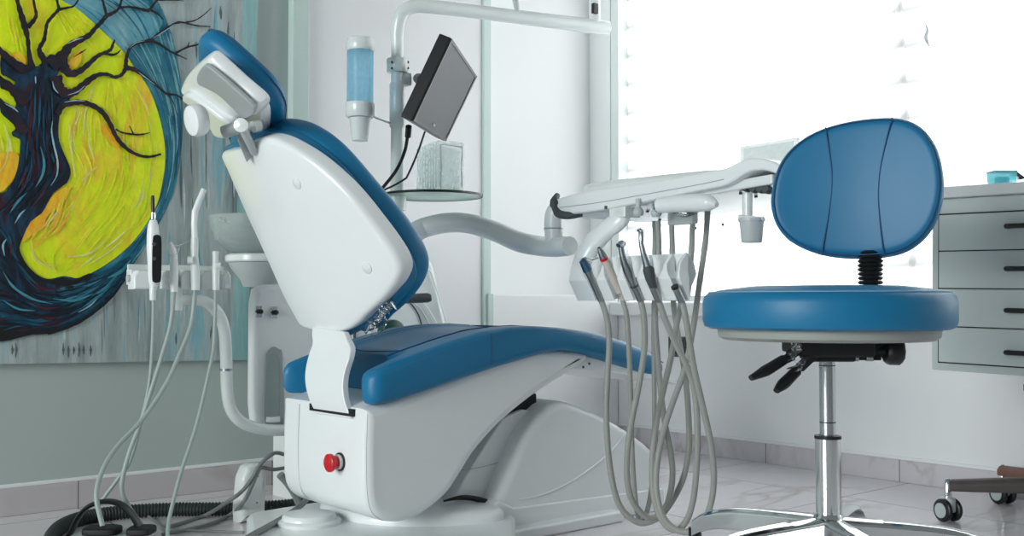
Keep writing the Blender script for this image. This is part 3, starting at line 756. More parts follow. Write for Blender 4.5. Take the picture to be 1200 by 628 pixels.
for px, a, b in ((575, 391, 428), (712, 395, 419)):
    M().tube([hy(px, a, Y0 - .0003), hy(px + 1, (a + b) / 2, Y0 - .0006), hy(px, b, Y0 - .0003)], .0008, n=6).build('side_seam', SEAM, cush)
# plate under the leg rest
lp = M(); lp.pad(sidepts([(640, 418), (667, 413), (700, 420), (740, 432), (788, 446), (786, 449), (740, 441), (700, 433), (668, 432)], 0), (0, 0, 0), X, Z, -Y, -.33, .02, .001, .001, cap='ngon', smooth=False, n=80)
lpo = lp.build('leg_rest_plate', WHITE, chair)
for a, b in ((683, 430), (690, 426)): M().lathe([(0, 0), (.003, 0), (.003, .002), (0, .002)], hy(a, b, -.019), -Y, 12).build('screw', DARKG, lpo)

# backrest -----------------------------------------------------------
TH = math.radians(23.4)
B0 = V((-.36, YC, .44)); BU = V((0, -1, 0)); BV = V((-math.sin(TH), 0, math.cos(TH))); BN = V((math.cos(TH), 0, math.sin(TH)))
KB = .6


def bhit(px, py, off=0):
    """(s, v) on the curved back surface x_local = KB*s^2, nearest side"""
    r = ray(px, py); o = CAM - B0
    a, b, c = o.dot(BU), o.dot(BV), o.dot(BN) - off
    da, db, dc = r.dot(BU), r.dot(BV), r.dot(BN)
    # c + t dc = KB (a + t da)^2
    A = KB * da * da; Bq = 2 * KB * a * da - dc; Cq = KB * a * a - c
    D = Bq * Bq - 4 * A * Cq
    if D < 0:
        t = -Bq / (2 * A)
    else:
        t1 = (-Bq - math.sqrt(D)) / (2 * A); t2 = (-Bq + math.sqrt(D)) / (2 * A)
        t = min(x for x in (t1, t2) if x > 0)
    return (a + t * da, b + t * db)


def grow(px, off, far_in=0):
    return [bhit(a, b, off) for a, b in px]


far_px = [(405, 389), (385, 391.5), (364, 389), (352, 384), (345, 373), (330, 345), (310, 300), (285, 245), (268, 205), (258, 181)]
shell_px = [(258, 181), (268, 177), (280, 174.5), (292, 166.5), (305, 162), (318, 163), (335, 170), (360, 185), (385, 205), (410, 230), (435, 261), (452, 284), (463, 302), (468, 317), (464, 331), (455, 344), (443, 357), (428, 371), (418, 381)]
shell_out = grow(shell_px + far_px[:-1], 0)
bend = lambda u, v: KB * u * u
sh = M(); sh.pad(shell_out, B0, BU, BV, BN, 0, .036, .012, .004, n=150, bend=bend, smooth=True)
shell = sh.build('backrest_shell', WHITE, chair)
ctr_b = sum((V((a, b)) for a, b in shell_out), V((0, 0))) / len(shell_out)


def far_side(k):
    return [tuple(ctr_b + (V(p) - ctr_b) * k) for p in grow([(352, 380), (340, 362), (322, 325), (300, 275), (280, 230), (268, 200)], 0)]


cr_px = [(270, 172), (283, 164), (297, 154), (318, 152), (345, 158), (375, 178), (405, 208), (433, 248), (464, 284), (477, 306), (481.5, 323), (477, 338), (464, 355), (445, 374), (425, 386), (400, 392)]
cu = M(); cu.pad(grow(cr_px, .045) + far_side(.95), B0, BU, BV, BN, .030, .066, .006, .010, n=130, bend=bend)
cushb = cu.build('backrest_cushion', BLUE, chair)
pd_px = [(262, 170), (275, 158), (292, 148), (316, 141), (345, 140.5), (372, 152), (400, 175), (440, 221), (466, 252), (484, 277), (495, 300), (497, 316), (492, 333), (478, 352), (458, 370), (436, 384)]
cu = M(); cu.pad(grow(pd_px, .088) + far_side(.9), B0, BU, BV, BN, .056, .122, .018, .034, n=130, bend=bend, dome=.004)
cu.build('backrest_pad', BLUE, cushb)


def bs(px, py):
    s, v = bhit(px, py); return B0 + BU * s + BV * v + BN * (KB * s * s), (BN - BU * (2 * KB * s)).normalized()


for a, b in ((348, 215), (430, 314)):
    q, nn = bs(a, b)
    M().lathe([(0, .004), (.0045, .004), (.0115, .001), (.0125, -.002), (0, -.003)], q, -nn, 24).build('screw_cap', WPAINT, shell)
pw = M()
for k in range(7):
    a, b = 428 + k * 4.2, 388 - k * 4
    pw.tube([P(a, b + 2, 2.03), P(a + 6, b - 8 + random.uniform(-3, 3), 2.02), P(a + 12, b - 3 + random.uniform(-4, 4), 2.04)], [.004, .010, .003], n=7, flat=(1, .4))
pw.tube([P(436, 393, 2.02), P(444, 384, 2.02), P(452, 374, 2.03)], [.005, .010, .006], n=8, flat=(1, .5))
tag_ = pw.build('plastic_wrap', WRAP, chair)
# bracket: S-shaped plate
br = M(); R = []
ctl = [(383, 366, 402, -.370), (392, 365, 406, -.373), (402, 366, 410, -.379), (414, 362, 408.5, -.386), (428, 358.5, 404, -.392), (442, 357, 401.5, -.396), (456, 358.5, 402, -.397), (468, 362, 404.5, -.396), (477, 366, 408.5, -.393), (485, 370, 412.5, -.3905)]
Lp = catmull([hx(l, py, x) for py, l, r, x in ctl], 5); Rp = catmull([hx(r, py + 6, x) for py, l, r, x in ctl], 5)
for a, b in zip(Lp, Rp): R.append([a, b, b + X * .014, a + X * .014])
br.rings(R, True, 'ngon', 'ngon'); br.build('backrest_bracket', WHITE, chair, bevel=.003)
# far arm rest grip
ar = M().tube([V((-.06, .43, .512)), V((.02, .43, .511)), hy(500, 349, .43), hy(503, 349, .43)], [.012, .012, .012, .009], n=16)
ar.build('armrest_grip', DARKG, chair)
M().tube([V((-.06, .43, .512)), V((-.1, .40, .48)), V((-.12, .36, .42)), V((-.12, .34, .37))], .012, n=12).build('armrest_post', WHITE, chair)

# headrest -----------------------------------------------------------
HN = ((RT * .67 + UP * .74) * .937 + FW * .35).normalized(); HD = (RT * .74 - UP * .67).normalized(); HE = (FW * .937 - (RT * .67 + UP * .74) * .35).normalized()
HE = (FW * .93 - RT * .30 - UP * .21); HE = (HE - HD * HE.dot(HD)).normalized(); HN = HE.cross(HD)
if HN.z < 0: HN = -HN
LH, WH = .150, .19
HO = P(278, 94, 2.0) + HE * WH / 2


def hpl(px, off):
    o = HO - HN * off; return [((q - o).dot(HD), (q - o).dot(HE)) for q in (CAM + ray(a, b) * ((o - CAM).dot(HN) / ray(a, b).dot(HN)) for a, b in px)]


def sell(l, w, e, n=30): return [(l * .5 * math.copysign(abs(math.cos(t)) ** e, math.cos(t)), w * .5 * math.copysign(abs(math.sin(t)) ** e, math.sin(t))) for t in [k * 2 * math.pi / n for k in range(n)]]


hb = M(); hb.pad(sell(LH, WH, .42), HO, HD, HE, HN, -.006, .016, .008, .004); hback = hb.build('headrest_back', WHITE, chair)
hp = M(); hp.pad([(a - .022, b + .006) for a, b in sell(LH * 1.42, WH * 1.14, .6)], HO, HD, HE, HN, .012, .064, .022, .026, dome=-.003); hpad = hp.build('headrest_pad', BLUE, chair)
M().tube([HO + HD * (a - .022) + HE * (b + .006) + HN * .048 for a, b in sell(LH * 1.415, WH * 1.135, .6, 48) + sell(LH * 1.415, WH * 1.135, .6, 48)[:1]], .0012, n=6, smooth=2).build('pad_seam', SEAM, hpad)
hm = M(); hm.pad(hpl([(224, 82), (240, 70), (252, 78), (276, 100), (298, 119), (304, 128), (299, 137), (286, 142), (270, 148), (254, 139), (238, 126), (222, 116), (212, 109), (210, 102), (215, 92)], .03), HO, HD, HE, -HN, .0, .034, .004, .022, dome=.004)
hm.build('headrest_hump', WHITE, hback)
so = M(); so.pad(hpl([(232, 88), (240, 76), (248, 79), (274, 101), (296, 121), (300, 127), (297, 134), (286, 137), (272, 124), (258, 111), (244, 103), (234, 98)], .036), HO - HN * .031, HD, HE, -HN, .0, .009, .002, .003); so.build('headrest_scoop', GREYM, hback)
for a, b in ((261, 87), (297, 120)):
    q = hpl([(a, b)], .006)[0]
    M().lathe([(0, 0), (.0035, 0), (.0035, .0012), (0, .0012)], HO - HN * .006 + HD * q[0] + HE * q[1], -HN, 10).build('screw_hole', DARKG, hback)
yk = M(); yk.pad(hpl([(214, 112), (222, 112), (240, 124), (258, 138), (270, 147), (274, 156), (268, 162), (258, 163), (250, 158), (244, 148), (236, 138), (224, 126), (214, 118)], .05), HO - HN * .02, HD, HE, -HN, 0, .032, .004, .008); yk.build('headrest_yoke', WPAINT, chair)
kn = P(229, 141, 1.985); kax = (-RT * .72 - UP * .20 - FW * .66).normalized()
M().lathe([(0, -.016), (.026, -.016), (.030, -.010), (.031, .002), (.028, .009), (.014, .012), (0, .012)], kn, kax, 36).build('headrest_knob', WHITE, chair)
M().tube([P(262, 155, 2.03), P(286, 147, 2.02)], .0125, n=18, smooth=0).build('headrest_pivot', GREYM, chair)
ps = M(); q0, q1 = P(281, 156, 2.05), P(292, 183, 2.10); ps.tube([q0, q1], .02, n=4, smooth=0, flat=(1, .4)); ps.build('headrest_post', GREYP, chair, bevel=.003)
ps = M().tube([P(283, 147, 2.01), P(289, 160, 2.03), P(298, 178, 2.075)], .0085, n=10, smooth=0); ps.build('post_link', GREYP, chair)
M().lathe([(0, -.008), (.012, -.008), (.0135, -.004), (.0135, .006), (0, .009)], P(283, 147, 2.005), -FW, 20).build('pivot_cap', WPAINT, chair)
M().tube([P(296, 149, 2.05), P(304, 147, 2.06)], .0115, n=14, smooth=0).build('pivot_end', WPAINT, chair)

# ================================================================== side unit with spittoon
UY = .60
unit = thing('spittoon_unit', 'white floor unit with cloudy spittoon bowl behind the chair backrest', 'dental unit', (.0, .68, 0))
ub = M(); ub.pad([(-.298, .215), (-.303, .26), (-.303, .50), (-.296, .535), (-.27, .545), (-.06, .55), (-.06, .19), (-.27, .19)], (0, 0, 0), X, Z, -Y, -(UY + .035), -UY, .012, .014, cap='ngon', smooth=False, n=110)
body = ub.build('front_panel', WHITE, unit)
ub = M(); ub.pad([(-.148, .0), (-.148, .54), (.0, .55), (.08, .60), (.15, .618), (.222, .62), (.236, .61), (.262, .52), (.285, .42), (.30, .30), (.30, .0)], (0, 0, 0), X, Z, -Y, -.80, -(UY + .006), .012, .018, cap='ngon', smooth=False, n=150)
ub.build('unit_body', WPAINT, unit)
# recess with bottle and two quick connectors
M().pad([(q.x, q.z) for q in (hy(311, 500, UY), hy(311, 424, UY), hy(313, 412, UY), hy(319, 406, UY), hy(326, 409, UY), hy(330, 418, UY), hy(331, 500, UY))], (0, UY - .0015, 0), X, Z, -Y, 0, .002, .001, .001, cap='ngon').build('bottle_recess', GREYM, body)
bt = hy(320, 490, UY - .010); tp = hy(320, 416, UY - .010)
hgt = tp.z - bt.z
M().lathe([(.0, 0), (.012, 0), (.0155, .012), (.016, .03), (.016, hgt - .03), (.013, hgt - .01), (.006, hgt), (0, hgt)], bt, Z, 24).build('water_bottle', GLASS, unit)
M().lathe([(0, -.008), (.0165, -.008), (.0165, .004), (0, .004)], bt, Z, 20).build('bottle_cap', WHITE, unit)
for a, b in ((303, 365), (321, 366)):
    q = hy(a, b, UY - .001)
    cn = M().box(q + V((-.008, -.003, -.014)), q + V((.008, 0, .014))).build('connector_plate', STEEL, body, bevel=.001)
    M().lathe([(0, 0), (.006, 0), (.006, .014), (.003, .018), (0, .018)], q, -Y, 14).tube([q - Y * .008 - X * .012, q - Y * .008 + X * .004], .0022, n=8, smooth=0).build('connector_valve', BLACK, cn)
# bowl
bc = V((-.235, .69, 0))
def zy(py): return hy(300, py, .60).z
zr = zy(298)
M().lathe([(.055, zr + .004), (.085, zr + .012), (.112, zr + .035), (.128, zr + .07), (.132, zr + .098), (.129, zr + .098), (.122, zr + .07), (.106, zr + .038), (.082, zr + .017), (.05, zr + .009)], bc, Z, 48, caps=False).build('spittoon_bowl', FGLASS, unit)
M().lathe([(0, zr - .016), (.086, zr - .016), (.090, zr - .012), (.090, zr + .0), (.085, zr + .004), (0, zr + .004)], bc, Z, 48).build('bowl_ring', WHITE, unit)
M().lathe([(0, .54), (.045, .54), (.055, .56), (.076, zr - .03), (.083, zr - .017), (0, zr - .017)], bc, Z, 40).build('bowl_base', GREYP, unit)
M().tube([hy(254, 282, .56), hy(254, 264, .56), hy(257, 257, .56), hy(263, 256, .57), hy(267, 261, .59)], .0035, n=8).build('rinse_tube', ACRYL, unit)
# round cover and slanted wing panels seen between backrest and seat
q = hy(456, 392, .585)
rc = M().lathe([(0, -.02), (.098, -.02), (.102, -.012), (.104, 0), (.0, 0)], q, -Y, 48).build('round_cover', WHITE, unit)
M().lathe([(.1035, -.008), (.1065, -.004), (.1065, .003), (.1035, .004)], q, -Y, 56, caps=False).build('cover_gasket', DARKG, rc)
q = hy(462, 390, .54)
M().lathe([(0, -.03), (.032, -.03), (.034, -.02), (.034, 0), (.028, .004), (0, .004)], q, -Y, 32).build('green_valve_cap', DKGREEN, unit)['label'] = 'dark green round cap'
for pts in (((498, 316), (503, 317), (507, 325), (523, 376)), ((492, 352), (500, 360), (512, 380)), ((486, 356), (494, 364), (504, 382))):
    M().tube([hy(a, b, UY - .002) for a, b in pts], .0028, n=8).build('panel_edge', WHITE, body)

# swing arm with the assistant's instrument holder
HY_ = .56
hold = thing('instrument_holder', 'white five block instrument holder on a bent pipe arm before the painting', 'instrument holder', hy(262, 500, HY_))
hold_o = ORIG[hold.name]
M().tube([hy(206, 352, HY_), hy(228, 351, HY_), hy(243, 355, HY_), hy(256, 368, HY_), hy(263, 388, HY_), hy(265, 420, HY_), hy(266, 455, HY_), hy(270, 478, HY_), hy(281, 493, HY_), hy(298, 501, HY_), hy(318, 504, HY_), hy(350, 504, HY_ + .01)], .0138, n=20).build('pipe_arm', WPAINT, hold)
q = hy(265, 433, HY_); M().lathe([(.0138, -.0025), (.0148, -.0025), (.0148, .0025), (.0138, .0025)], q, Z, 24, caps=False).build('joint_ring', STEEL, hold)
q = hy(207, 352, HY_); M().lathe([(0, -.022), (.0135, -.022), (.0135, .03), (0, .03)], q, Z, 20).build('pivot_post', WPAINT, hold)
def bq(px, py, dy=0): return hy(px, py, HY_ - dy)
a, b = bq(154, 309), bq(267, 335)
rail = M().box((a.x, HY_ + .004, b.z), (b.x, HY_ + .03, a.z - .012)).box((a.x, HY_ + .022, a.z - .03), (b.x, HY_ + .026, a.z)).build('rail', WPAINT, hold, bevel=.002)
for l, r in ((154, 176), (185, 206), (209, 228), (233, 251), (258, 267)):
    p0, p1 = bq(l, 317), bq(r, 339)
    t = M(); xm = (p0.x + p1.x) / 2; hw = (p1.x - p0.x) / 2
    t.pad([(-hw, p1.z), (-hw, p0.z - .012), (-hw + .008, p0.z), (hw - .008, p0.z), (hw, p0.z - .012), (hw, p1.z)], (xm, HY_, 0), X, Z, -Y, -.02, .018, .001, .004, cap='ngon', smooth=False, n=60)
    t.build('holder_block', WHITE, hold)
M().tube([bq(152, 326, -.01), bq(149, 326, -.01)], .008, n=12, smooth=0).build('rail_end', GREYP, hold)


def instrument(name, label, cat, loc, hose_pts, hose_r, group=None, hm=HOSEG):
    t = thing(name, label, cat, loc, group)
    if hose_pts: M().tube(hose_pts, hose_r, n=10, smooth=8).build('hose', hm, t)
    return t


IY = HY_ - .032
def iq(px, py, dy=0): return hy(px, py, IY - dy)
def fall(pts, y0, y1):            # hose falling from the holder, drifting from depth y0 to y1
    n = len(pts) - 1
    return [hy(a, b, y0 + (y1 - y0) * (k / n) ** 1.5) for k, (a, b) in enumerate(pts)]


def lathe_px(m, pts, y, n=18):
    """turned shape along an almost upright axis: (px, py, half width in px)"""
    R = []
    for a, b, hwd in pts:
        q = hy(a, b, y); d = (q - CAM).dot(FW); r = hwd * d / FPX
        R.append((q, r))
    rings = []
    for i, (q, r) in enumerate(R):
        t = (R[min(i + 1, len(R) - 1)][0] - R[max(i - 1, 0)][0]).normalized()
        u = t.orthogonal().normalized(); w = t.cross(u)
        # keep a steady frame
        u = (X - t * X.dot(t)).normalized(); w = t.cross(u)
        rings.append([q + (u * math.cos(k * 2 * math.pi / n) + w * math.sin(k * 2 * math.pi / n)) * r for k in range(n)])
    m.rings(rings, True, 'fan', 'fan'); return m


cl = instrument('curing_light', 'white curing light with long black control panel and black tip', 'curing light', iq(180, 350), fall([(180, 352), (179, 400), (175, 450), (165, 495), (153, 538), (139, 560), (118, 588)], IY, .60), .0042, 'instruments in the wall side holder')
lathe_px(M(), [(179, 352, 3.6), (179, 340, 4), (180, 336, 4.4)], IY).build('connector', WPAINT, cl)
lathe_px(M(), [(180, 336, 4.4), (180, 328, 6), (180, 310, 6.8), (179.5, 290, 7.4), (179.5, 275, 7.2), (179.5, 265, 6.2), (179.5, 258, 4)], IY - .004).build('body', WHITE, cl)
lathe_px(M(), [(179.5, 258, 2.8), (179.5, 253, 3.2), (179.5, 249, 2.6)], IY - .004).build('collar', CHROME, cl)
lathe_px(M(), [(179.5, 250, 2.2), (179, 232, 2.1), (179, 229, 1.6)], IY - .004).build('light_tip', BLACK, cl)
c0, c1 = iq(180, 276, .004), iq(180, 331, .004)
cpn = M(); cpn.pad([(-.0095, c1.z + .012), (-.005, c1.z), (.005, c1.z), (.0095, c1.z + .012), (.0095, c0.z - .012), (.005, c0.z), (-.005, c0.z), (-.0095, c0.z - .012)], ((c0.x + c1.x) / 2 + .002, IY - .017, 0), V((.94, -.34, 0)), Z, V((-.34, -.94, 0)), -.004, .003, .001, .0015, n=50)
cp = cpn.build('control_panel', BLACK, cl)
for b in (286, 303): M().lathe([(0, 0), (.0042, 0), (.0042, .0012), (0, .0012)], iq(180.5, b, .026), V((-.34, -.94, 0)), 14).build('panel_key', DARKG, cp)

asy = instrument('air_water_syringe', 'white syringe handle with bent wire guard, second in the holder', 'syringe', iq(204, 335), fall([(204, 342), (200, 380), (190, 416), (178, 455), (165, 495), (153, 526), (145, 554), (143, 574), (150, 592), (168, 618)], IY, .53), .0050, 'instruments in the wall side holder')
lathe_px(M(), [(204, 342, 4.4), (204, 320, 5), (203.5, 300, 4.4), (203.5, 298, 4.6)], IY).build('handle', WPAINT, asy)
lathe_px(M(), [(203.5, 298, 4.2), (202, 293, 4.2), (200, 288, 3.6), (199, 284, 2.4)], IY).build('head', WHITE, asy)
M().tube([iq(199, 284), iq(205, 288), iq(211, 287), iq(217, 284), iq(221.5, 283)], .0012, n=6).build('wire_guard', STEEL, asy)
M().tube([iq(211, 287), iq(208, 297), iq(206, 300)], .0012, n=6).build('wire_guard', STEEL, asy)

sv = instrument('suction_handpiece', 'suction handpiece with tall white bent tube, third in the holder', 'suction tube', iq(228, 335), fall([(229, 338), (224, 380), (210, 416), (194, 451), (167, 491), (135, 526), (119, 554), (113, 582), (120, 616)], IY, .42), .0050, 'instruments in the wall side holder')
lathe_px(M(), [(229, 340, 5), (229, 320, 5.4), (228, 300, 4.2), (228, 288, 4.6), (228, 279, 4.2)], IY).build('handle', WPAINT, sv)
lathe_px(M(), [(228, 280, 3.4), (227.5, 262, 3.6), (228.5, 248, 3.8), (233, 236, 3.5), (239, 222, 3.2)], IY).build('suction_tip', WHITE, sv)
M().lathe([(0, -.006), (.0085, -.006), (.0085, .006), (0, .006)], iq(223, 305, .006), X - Y * .5, 14).build('valve', WPAINT, sv)

sj = instrument('saliva_ejector', 'thin saliva ejector handpiece at the holder end beside the bowl', 'suction tube', iq(253, 335), fall([(253, 338), (251, 400), (246, 431), (230, 499), (212, 554), (199, 605), (196, 632)], IY, .40), .0043, 'instruments in the wall side holder')
lathe_px(M(), [(253, 340, 4.2), (253, 318, 4.6), (252.5, 304, 3.4), (252.5, 295, 3.8), (252.5, 294, 2.4)], IY).build('handle', WPAINT, sj)
M().lathe([(0, -.005), (.007, -.005), (.007, .005), (0, .005)], iq(256, 311, .006), X - Y * .5, 14).build('valve', WPAINT, sj)

# ================================================================== pole with lamp arm and shelf
PLY = .65
pole = thing('support_pole', 'white steel pole with bent lamp arm and round glass shelf', 'support pole', V((hy(465, 300, PLY).x, PLY, .618)))
px_ = hy(465, 200, PLY).x
zz = lambda py: hy(465, py, PLY).z
top = [V((px_, PLY, zz(228))), V((px_, PLY, zz(120))), V((px_, PLY, zz(60))), hy(465.5, 38, PLY), hy(470, 18, PLY - .01), hy(483, 8, PLY - .025), hy(505, 8, PLY - .04), hy(560, 14, PLY - .06), hy(640, 24, PLY - .10), hy(700, 31.5, PLY - .13), hy(712, 33, PLY - .135)]
M().tube(top, [.0165, .0165, .0165, .018, .0185, .0185, .0185, .019, .0205, .022, .021], n=24).build('lamp_arm', WPAINT, pole)
M().lathe([(0, .6215), (.017, .6215), (.017, zz(150)), (.0205, zz(148)), (.0205, zz(100)), (.0195, zz(98)), (.0, zz(98))], (px_, PLY, 0), Z, 28).build('pole_tube', WPAINT, pole)
cl_ = M().lathe([(0, zz(85)), (.027, zz(85)), (.0285, zz(84)), (.0285, zz(70)), (.027, zz(69)), (0, zz(69))], (px_, PLY, 0), Z, 28).build('pole_clamp', WPAINT, pole)
for a in (459, 478):
    for b in (73, 80): M().lathe([(0, 0), (.003, 0), (.003, .003), (0, .003)], hy(a, b, PLY - .016), V((-.35, -.94, 0)), 10).build('clamp_bolt', DARKG, cl_)
M().obox(hy(474, 93, PLY), (X, Y, Z), (.03, .03, .035)).build('mount_bracket', GREYP, pole, bevel=.004)
zs = .792
shx, shy = hx(0, 0, 0).x, 0
sc_ = V((.225, .60, 0))
sg = M().lathe([(0, zs - .0025), (.134, zs - .0025), (.1355, zs), (.134, zs + .0025), (0, zs + .0025)], sc_, Z, 64).build('glass_shelf', SHELFG, pole)
M().lathe([(.1355, zs - .0035), (.1375, zs - .003), (.1375, zs + .003), (.1355, zs + .0035)], sc_, Z, 64, caps=False).build('shelf_edge', BLACK, sg)
M().lathe([(0, zs - .042), (.024, zs - .042), (.026, zs - .03), (.026, zs - .003), (0, zs - .003)], (px_, PLY, 0), Z, 24).build('shelf_collar', WPAINT, pole)
# lamp joint at the arm end and the lamp's hanging rod
q = hy(697, 30, PLY - .13)
lj = M().tube([q, q + Z * .045, q + Z * .10], [.018, .017, .017], n=18, smooth=0).build('lamp_joint', WPAINT, pole)
M().obox(hy(697, 10, PLY - .155), (X, Y, Z), (.016, .012, .03)).build('joint_latch', BLACK, lj)
M().tube([q + Z * .10, q + V((-.02, -.02, .22)), q + V((-.14, -.1, .30)), hy(606, -70, PLY - .12)], .014, n=14).build('lamp_link', WPAINT, pole)
lh = M().tube([hy(606, -70, PLY - .12), hy(602, -20, PLY - .12), hy(606, 13, PLY - .12)], [.014, .011, .007], n=14)
lh.build('lamp_handle', GREYP, pole)

# monitor ------------------------------------------------------------
A_, Bc, Cc, Dc = P(529, 44, 2.62), P(559, 89, 2.92), P(522, 166, 2.90), P(483, 142, 2.60)
HDn = (Dc - A_).normalized(); Wd = (Bc - A_); Wd = (Wd - HDn * Wd.dot(HDn)).normalized(); NM = HDn.cross(Wd)
if NM.dot(CAM - A_) < 0: NM = -NM
mon = thing('monitor', 'black flat monitor tilted face down on the white pole', 'monitor', (A_ + Cc) / 2)
bk = M(); fr4 = [A_, Bc, Cc, Dc]
bk.rings([[p - NM * .034 for p in fr4], [p for p in fr4]], True, 'ngon', 'ngon'); case = bk.build('monitor_case', BLACK, mon, bevel=.004)
ctr = sum(fr4, V()) / 4
sc4 = [ctr + (p - ctr) * k for p, k in zip(fr4, (.92, .92, .92, .92))]
M().rings([[p - NM * .002 for p in sc4], [p + NM * .0006 for p in sc4]], True, 'ngon', 'ngon').build('screen', SCREEN, mon)
bz = M(); fo = [ctr + (p - ctr) * .985 for p in fr4]
bz.rings([[p + NM * .0004 for p in fo], [p + NM * .0022 for p in fo], [p + NM * .0022 for p in sc4], [p + NM * .0004 for p in sc4]]); bz.build('bezel', BLACK, mon)
M().rings([[ctr + HDn * .085 + Wd * (k - .5) * .016 + NM * .0 + HDn * j * .004 for k, j in ((0, 0), (1, 0), (1, 1), (0, 1))], [ctr + HDn * .085 + Wd * (k - .5) * .016 + NM * .0026 + HDn * j * .004 for k, j in ((0, 0), (1, 0), (1, 1), (0, 1))]], True, 'ngon', 'ngon').build('badge', GREYP, mon)
bcc = A_.lerp(Dc, .5) + Wd * .05 - NM * .03
M().tube([hy(490, 92, PLY - .01), bcc.lerp(hy(490, 92, PLY - .01), .3), bcc], [.014, .018, .024], n=18, smooth=0).build('swivel_mount', DARKG, mon)
M().tube([P(479, 148, 2.62), P(478, 160, 2.64)], .008, n=10, smooth=0).build('cable_plug', BLACK, mon)
M().tube([P(478, 158, 2.64), P(474, 178, 2.66), P(464, 200, 2.68), P(447, 222, 2.70), P(436, 238, 2.72), P(438, 262, 2.74)], .0045, n=8).build('power_cable', BLACK, mon)
M().tube([P(498, 154, 2.66), P(489, 180, 2.68), P(478, 205, 2.70), P(474, 210, 2.70), P(462, 217, 2.70), P(447, 225, 2.71), P(436, 240, 2.73)], .0026, n=8).build('video_cable', BLACK, mon)

# acrylic box on the shelf ------------------------------------------
zb0 = zs + .003
def shp(px, py): return hz(px, py, zb0)
ab = thing('acrylic_box', 'ribbed clear acrylic box of tissue standing on the glass shelf', 'tissue box', V((.27, .60, zb0)))
f0 = P(513, 229, 2.76); f1 = P(544.5, 229, 2.80); l0 = P(488, 228, 2.90)
f0.z = f1.z = l0.z = zb0
e1 = (f1 - f0); e2 = (l0 - f0)
ht = .132
b1 = M(); qd = [f0, f1, f1 + e2, l0]
b1.rings([[p for p in qd], [p + Z * ht for p in qd]], True, 'ngon', 'ngon'); bx = b1.build('box_shell', ACRYL, ab, bevel=.006)
for k in range(8):
    t = .06 + k * .125
    p = f0 + e2 * t - e1.normalized() * .001
    M().tube([p + Z * .006, p + Z * (ht - .006)], .0022, n=8, smooth=0).build('rib', ACRYL, ab)
ins = [f0 + e1 * .10 + e2 * .1, f0 + e1 * .9 + e2 * .1, f0 + e1 * .9 + e2 * .88, f0 + e1 * .10 + e2 * .88]
M().rings([[p + Z * .006 for p in ins], [p + Z * .045 for p in ins], [p + Z * .09 for p in ins], [p + Z * (.116 + .006 * (-1) ** i) for i, p in enumerate(ins)]], True, 'ngon', 'ngon').build('tissue_stack', TISSUE, ab, bevel=.004)
fo_ = -e2.normalized() * .001
M().tube([f0 + fo_ + e1 * .14 + Z * .008, f0 + fo_ + e1 * .10 + Z * .02, f0 + fo_ + e1 * .13 + Z * .06, f0 + fo_ + e1 * .10 + Z * .112, f0 + fo_ + e1 * .2 + Z * .12, f0 + fo_ + e1 * .8 + Z * .118, f0 + fo_ + e1 * .9 + Z * .114, f0 + fo_ + e1 * .87 + Z * .06, f0 + fo_ + e1 * .9 + Z * .012], .0013, n=6).build('front_seam', GREYM, ab)

# cup dispenser and cup ---------------------------------------------
DY = .62
dq = lambda py: hy(422, py, DY)
dx = dq(100).x
cd = thing('cup_dispenser', 'cup dispenser with blue see-through tube clipped to the white pole', 'cup dispenser', V((dx, DY, dq(137).z)))
z_ = lambda py: dq(py).z
M().lathe([(0, z_(60)), (.0345, z_(60)), (.0365, z_(58)), (.0365, z_(52)), (.034, z_(46)), (.03, z_(45)), (0, z_(44.5))], (dx, DY, 0), Z, 36).build('top_cap', WPAINT, cd)
M().lathe([(.0345, z_(121)), (.0345, z_(58))], (dx, DY, 0), Z, 36, caps=False).build('blue_tube', BLUEACR, cd)
M().lathe([(.0, z_(121)), (.037, z_(121)), (.038, z_(124)), (.0375, z_(136)), (.034, z_(138)), (0, z_(138))], (dx, DY, 0), Z, 36).build('bottom_collar', WPAINT, cd)
M().tube([V((dx + .036, DY, z_(134))), V((dx + .08, DY + .01, z_(137))), V((px_ - .0245, PLY - .004, z_(137)))], .0028, n=8).build('clip_rod', WPAINT, cd)
cup = M().lathe([(0, z_(165)), (.0205, z_(165)), (.0215, z_(163)), (.0265, z_(140)), (.0285, z_(138.5)), (.0255, z_(138.6)), (.019, z_(164)), (0, z_(164))], (dx, DY, 0), Z, 32)
tag(cup.build('paper_cup', WPAINT, None, loc=(dx, DY, z_(165))), 'white paper cup hanging under the blue tube dispenser', 'cup')

# ================================================================== delivery unit over the feet
TX = .217
deliv = thing('delivery_unit', 'white overhead delivery tray on a thick curved arm above the foot rest', 'delivery unit', hy(470, 300, .62))
M().lathe([(.0172, -.03), (.032, -.03), (.034, -.024), (.034, .024), (.032, .03), (.0172, .03)], (px_, PLY, .665), Z, 28, caps=False).build('arm_collar', WHITE, deliv)
M().tube([V((px_ - .005, PLY - .03, .663)), V((px_ + .004, PLY - .055, .675)), hy(485, 273, .575), hy(500, 266, .56), hy(525, 261, .50), hy(550, 262, .44), hy(580, 271, .36), hy(608, 283, .27), hy(632, 288, .20), P(652, 289, 2.49), P(668, 288, 2.44)], [.024, .026, .027, .027, .0265, .026, .026, .026, .025, .0245, .022], n=26).build('swing_arm', WHITE, deliv)
M().tube([P(650, 284, 2.50), P(648.5, 268, 2.50), P(648.5, 257, 2.50), P(651, 248, 2.50), P(658, 242, 2.51)], [.0225, .0215, .0215, .022, .02], n=22).build('elbow', WHITE, deliv)
